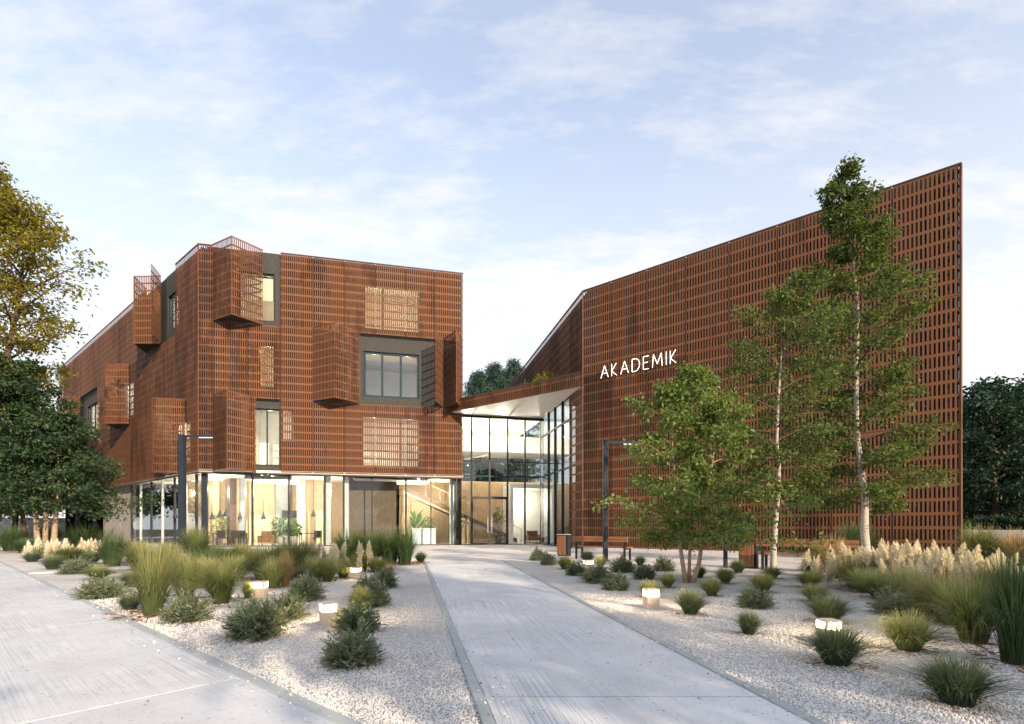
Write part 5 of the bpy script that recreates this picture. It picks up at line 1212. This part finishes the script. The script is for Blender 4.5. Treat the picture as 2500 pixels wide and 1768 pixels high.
FA = Fac((0, 0), (-DA[0], -DA[1]), (-0.6241, -0.7814))     # bench axis, parallel to the right facade
def bench(xl, yl, L, label):
    X, Y = G(xl, yl); F = Fac((X, Y), FA.d, FA.n)
    T = thing('park_bench', label, 'bench', (X, Y, 0), 'timber benches facing the auditorium')
    for k in range(2): b = MB(); b.fbox(F, -0.02, L+0.02, -0.02, 0.03, 0.60+0.095*k, 0.685+0.095*k); b.build('backrest_plank', M['wood'], T, bevel=0.008)
    for k in range(4): b = MB(); b.fbox(F, 0.0, L, -0.14-0.105*k, -0.045-0.105*k, 0.40, 0.44); b.build('seat_plank', M['wood'], T, bevel=0.008)
    for s_ in (0.12, L-0.12):
        b = MB(); b.fbox(F, s_-0.03, s_+0.03, -0.075, -0.022, 0.0, 0.80); b.build('leg', M['black'], T)
        b = MB(); b.fbox(F, s_-0.03, s_+0.03, -0.47, -0.415, 0.0, 0.395); b.build('leg', M['black'], T)
        b = MB(); b.fbox(F, s_-0.025, s_+0.025, -0.47, -0.078, 0.355, 0.395); b.build('seat_bearer', M['black'], T)
bench(1398, 1364, 2.05, 'left timber bench with back to the viewer, between litter bin and lamp post')
bench(1848, 1392, 2.1, 'right timber bench with back to the viewer, half behind dry grass')
def bin_(x, yb, w, h, label, side):
    X, Y = G(x, yb); m = Y/FPX; F = Fac((X, Y), FA.d, FA.n); a = w*m/2; H = h*m
    T = thing('litter_bin', label, 'litter bin', (X, Y, 0), 'timber-clad litter bins')
    n = 6
    for k in range(n):
        b = MB(); s0 = -a+2*a*k/n; b.fbox(F, s0+0.004, s0+2*a/n-0.004, 0.0, 0.025, 0.05, H-0.03); b.build('slat', M['wood_v'], T, bevel=0.004)
    for k in range(n):
        b = MB(); s0 = -2*a*0.95*(k+1)/n; b.fbox(F, -a-0.025, -a, s0+0.004, s0+2*a*.95/n-0.004, 0.05, H-0.03); b.build('slat', M['wood_v'], T, bevel=0.004)
    b = MB(); b.fbox(F, -a+0.002, a, -2*a*0.95, -0.004, 0.0, H); b.build('bin_body', M['black'], T, bevel=0.006)
    b = MB(); b.fbox(F, -a-0.03, a+0.01, -2*a*0.97, 0.03, H+0.002, H+0.025); b.build('lid', M['column' if side else 'black'], T, bevel=0.006)
    b = MB(); b.fbox(F, a+0.002, a+0.045, -2*a*0.8, -a*0.3, 0.0, H*0.98); b.build('side_post', M['steel_dark'], T)
bin_(1371, 1358, 24, 52, 'left timber litter bin with metal rim at the entrance plaza', True)
bin_(1823, 1388, 33, 64, 'right timber-slatted litter bin beside the right bench', False)
for x, y, lab in ((1104, 1336, 'flat drain cover set in the plaza before the glass, left of the door'), (1289, 1345, 'flat drain cover in the plaza near the atrium corner'), (1347, 1346, 'flat drain cover in the plaza beside the left litter bin')):
    X, Y = G(x, y); b = MB(); b.box(X-0.3, X+0.3, Y-0.2, Y+0.2, -0.01, 0.007)
    for k in range(6): b.box(X-0.26+k*0.09, X-0.21+k*0.09, Y-0.16, Y+0.16, 0.007, 0.011)
    tag(b.build('drain_cover', M['coping']), lab, 'drain cover', 'drain covers in the plaza')

# ------------------------------------------------------------------ things inside the glazed ground floor
def pendant(x, ybot, d, label, wpx=14):
    s_ = FF.s_px(x, GO-d); p = FF.p(s_, GO-d, 0); m = p[1]/FPX; zb = EYE-(ybot-HOR)*m; r = wpx*m/2
    T = thing('pendant_lamp', label, 'lamp', (p[0], p[1], zb), 'black pendant lamps behind the ground-floor glass')
    b = MB(); b.lathe([(r, 0.0), (r*0.97, 0.02), (r*0.25, 0.34), (r*0.2, 0.42), (0.012, 0.44)], (p[0], p[1], zb), 14); b.build('lamp_shade', M['black'], T, smooth=True)
    b = MB(); b.tube([(p[0], p[1], zb+0.43), (p[0], p[1], ZG-0.035)], 0.014, 5); b.build('cord', M['black'], T)
    b = MB(); b.lathe([(0.001, 0.10), (0.05, 0.07), (0.06, 0.03), (0.001, 0.0)], (p[0], p[1], zb+0.02), 10); b.build('bulb', M['led'], T)
for x, y, d, w, lab in ((518, 1268, 2.2, 12, 'leftmost pendant lamp behind the corner glass'), (537, 1262, 1.6, 13, 'middle pendant lamp of the cluster behind the corner glass'), (552, 1261, 1.0, 17, 'largest pendant lamp of the cluster behind the corner glass'), (586, 1268, 2.6, 11, 'pendant lamp deep in the room, right of the cluster'), (643, 1268, 1.4, 12, 'pendant lamp behind the second glass bay'), (765, 1261, 1.4, 12, 'pendant lamp above the small table near the white column'), (428, 1264, 3.0, 12, 'pendant lamp behind the side glass, left of the corner')):
    pendant(x, y, d, lab, w)
def lbox(T, F, s0, s1, o0, o1, z0, z1, nm, mt, bev=0.01): b = MB(); b.fbox(F, s0, s1, o0, o1, z0, z1); return b.build(nm, M[mt], T, bevel=bev)
def chair(s_, d, label, mt='darkchair', flip=1):
    p = FF.p(s_, GO-d, 0); T = thing('dining_chair', label, 'chair', (p[0], p[1], 0.016), 'dark chairs behind the ground-floor glass'); o = GO-d
    lbox(T, FF, s_-0.23, s_+0.23, o-0.23, o+0.23, 0.44, 0.49, 'seat', mt)
    lbox(T, FF, s_-0.23, s_+0.23, o+0.19*flip-0.02, o+0.19*flip+0.02, 0.50, 0.92, 'backrest', mt)
    for u in (-0.2, 0.2):
        for v in (-0.2, 0.2): lbox(T, FF, s_+u-0.018, s_+u+0.018, o+v-0.018, o+v+0.018, 0.02, 0.438, 'leg', mt, 0)
def table(s_, d, w, label, mt='darkchair'):
    p = FF.p(s_, GO-d, 0); T = thing('dining_table', label, 'table', (p[0], p[1], 0.016), 'tables behind the ground-floor glass'); o = GO-d
    lbox(T, FF, s_-w, s_+w, o-0.4, o+0.4, 0.72, 0.76, 'table_top', mt)
    for u in (-w+0.08, w-0.08):
        for v in (-0.33, 0.33): lbox(T, FF, s_+u-0.025, s_+u+0.025, o+v-0.025, o+v+0.025, 0.02, 0.718, 'leg', mt, 0)
sx_ = lambda x, d: FF.s_px(x, GO-d)
table(sx_(562, 1.7), 1.7, 0.9, 'dark dining table behind the corner glass bay')
chair(sx_(543, 1.0), 1.0, 'dark chair at the dining table, left one with back to the glass'); chair(sx_(576, 1.0), 1.0, 'dark chair at the dining table, right one with back to the glass')
chair(sx_(592, 1.7), 1.7, 'chair at the right end of the dining table'); table(sx_(752, 1.6), 1.6, 0.5, 'small dark table near the white column'); chair(sx_(775, 1.3), 1.3, 'dark chair right of the small table near the white column', flip=-1)
def armchair(s_, d, label, mt='leather', sc=1.0):
    p = FF.p(s_, GO-d, 0); T = thing('armchair', label, 'armchair', (p[0], p[1], 0.016)); o = GO-d
    lbox(T, FF, s_-0.4, s_+0.4, o-0.38, o+0.38, 0.2, 0.44, 'seat', mt, 0.04); lbox(T, FF, s_-0.4, s_+0.4, o-0.42, o-0.28, 0.445, 0.88, 'backrest', mt, 0.04)
    for u in (-0.46, 0.36): lbox(T, FF, s_+u, s_+u+0.1, o-0.40, o+0.36, 0.2, 0.62, 'armrest', mt, 0.03)
    for u in (-0.36, 0.36):
        for v in (-0.32, 0.32): lbox(T, FF, s_+u-0.02, s_+u+0.02, o+v-0.02, o+v+0.02, 0.02, 0.198, 'leg', 'black', 0)
armchair(sx_(652, 1.1), 1.1, 'brown armchair behind the second glass bay'); armchair(sx_(1302, 2.6), 2.6, 'tan armchair in the entrance hall near the atrium corner')
p = FF.p(sx_(1035, 1.4), GO-1.4, 0); T = thing('reception_desk', 'pale blue-white reception desk behind the glass left of the entrance', 'desk', (p[0], p[1], 0.016)); s_ = sx_(1035, 1.4)
lbox(T, FF, s_-0.75, s_+0.75, GO-1.9, GO-1.3, 0.02, 1.0, 'desk_body', 'desk'); lbox(T, FF, s_-0.8, s_+0.8, GO-1.95, GO-1.2, 1.003, 1.05, 'counter_top', 'white')
def potplant(x, d, H, r, label, pot='black', ph=0.45, seed=0, leaf=0.16, asp=0.35, kind='bush'):
    s_ = sx_(x, d); p = FF.p(s_, GO-d, 0); T = thing('potted_plant', label, 'plant', (p[0], p[1], 0.016), 'potted plants behind the ground-floor glass')
    b = MB(); b.lathe([(0.001, 0.0), (ph*0.32, 0.0), (ph*0.46, ph), (ph*0.42, ph), (ph*0.40, ph-0.05), (0.001, ph-0.05)], (p[0], p[1], 0.016), 14); b.build('pot', M[pot], T, smooth=False)
    g_ = np.random.default_rng(seed); st_ = MB()
    if kind == 'bush':
        n = 420; v = unit(g_.normal(0, 1, (n, 3)))*(0.3+0.7*g_.random((n, 1))**0.6)*np.array([r, r, (H-ph)*0.5]); C = v+np.array([p[0], p[1], ph+(H-ph)*0.52]); D = v*np.array([1, 1, 0.6])+g_.normal(0, .3, (n, 3))
        for k in range(6):
            a = k*1.05; st_.tube([(p[0], p[1], ph-0.05), (p[0]+r*.5*math.cos(a), p[1]+r*.5*math.sin(a), ph+(H-ph)*0.6)], 0.01, 4)
    else:
        n = 9; a = np.arange(n)*2.4; C = []; D = []
        for k in range(n):
            z = ph+(H-ph)*(0.25+0.35*k/n); C.append((p[0], p[1], z)); D.append((math.cos(a[k])*0.8, math.sin(a[k])*0.8, 1.1)); 
        C, D = np.array(C), np.array(D, float); st_.tube([(p[0], p[1], ph-0.05), (p[0], p[1], ph+(H-ph)*0.6)], [0.05, 0.03], 6)
    V, F = leaf_quads(C, D, leaf, seed, asp, 0.06); link('foliage', np_mesh('foliage', V, F, M['houseplant']), T); st_.build('stem', M['stem'], T)
potplant(1014, 2.2, 2.45, 0.5, 'banana-leaved plant behind the reception desk', 'white', 0.4, 201, 1.05, 0.32, 'banana')
potplant(1046, 2.0, 1.75, 0.3, 'small bushy plant on the right of the banana-leaved plant', 'white', 0.4, 202)
potplant(1116, 0.9, 2.25, 0.36, 'tall bushy plant in black pot beside the left hall column', 'black', 0.55, 203)
potplant(1217, 1.1, 2.3, 0.36, 'tall bushy plant in black pot just inside the glass door', 'black', 0.6, 204)
potplant(686, 1.6, 1.75, 0.5, 'leafy plant behind the brown armchair', 'conc_wall', 0.5, 205, 0.2)
potplant(718, 1.8, 1.45, 0.4, 'pale green plant right of the leafy plant, left of the small table', 'conc_wall', 0.55, 206, 0.2)
potplant(535, 3.2, 1.9, 0.55, 'reddish hedge-like plant behind the dining table', 'conc_wall', 0.6, 207, 0.15)
for x, lab in ((697, 'left small dark picture on the rear wall above the plants'), (717, 'right small dark picture on the rear wall above the plants')):
    d = 4.9; s_ = sx_(x, d); b = MB(); b.fbox(FF, s_-0.22, s_+0.22, GO-d, GO-d+0.03, 1.75, 2.25); tag(b.build('picture', M['black'], bevel=0.004), lab, 'picture', 'pictures on the rear wall')
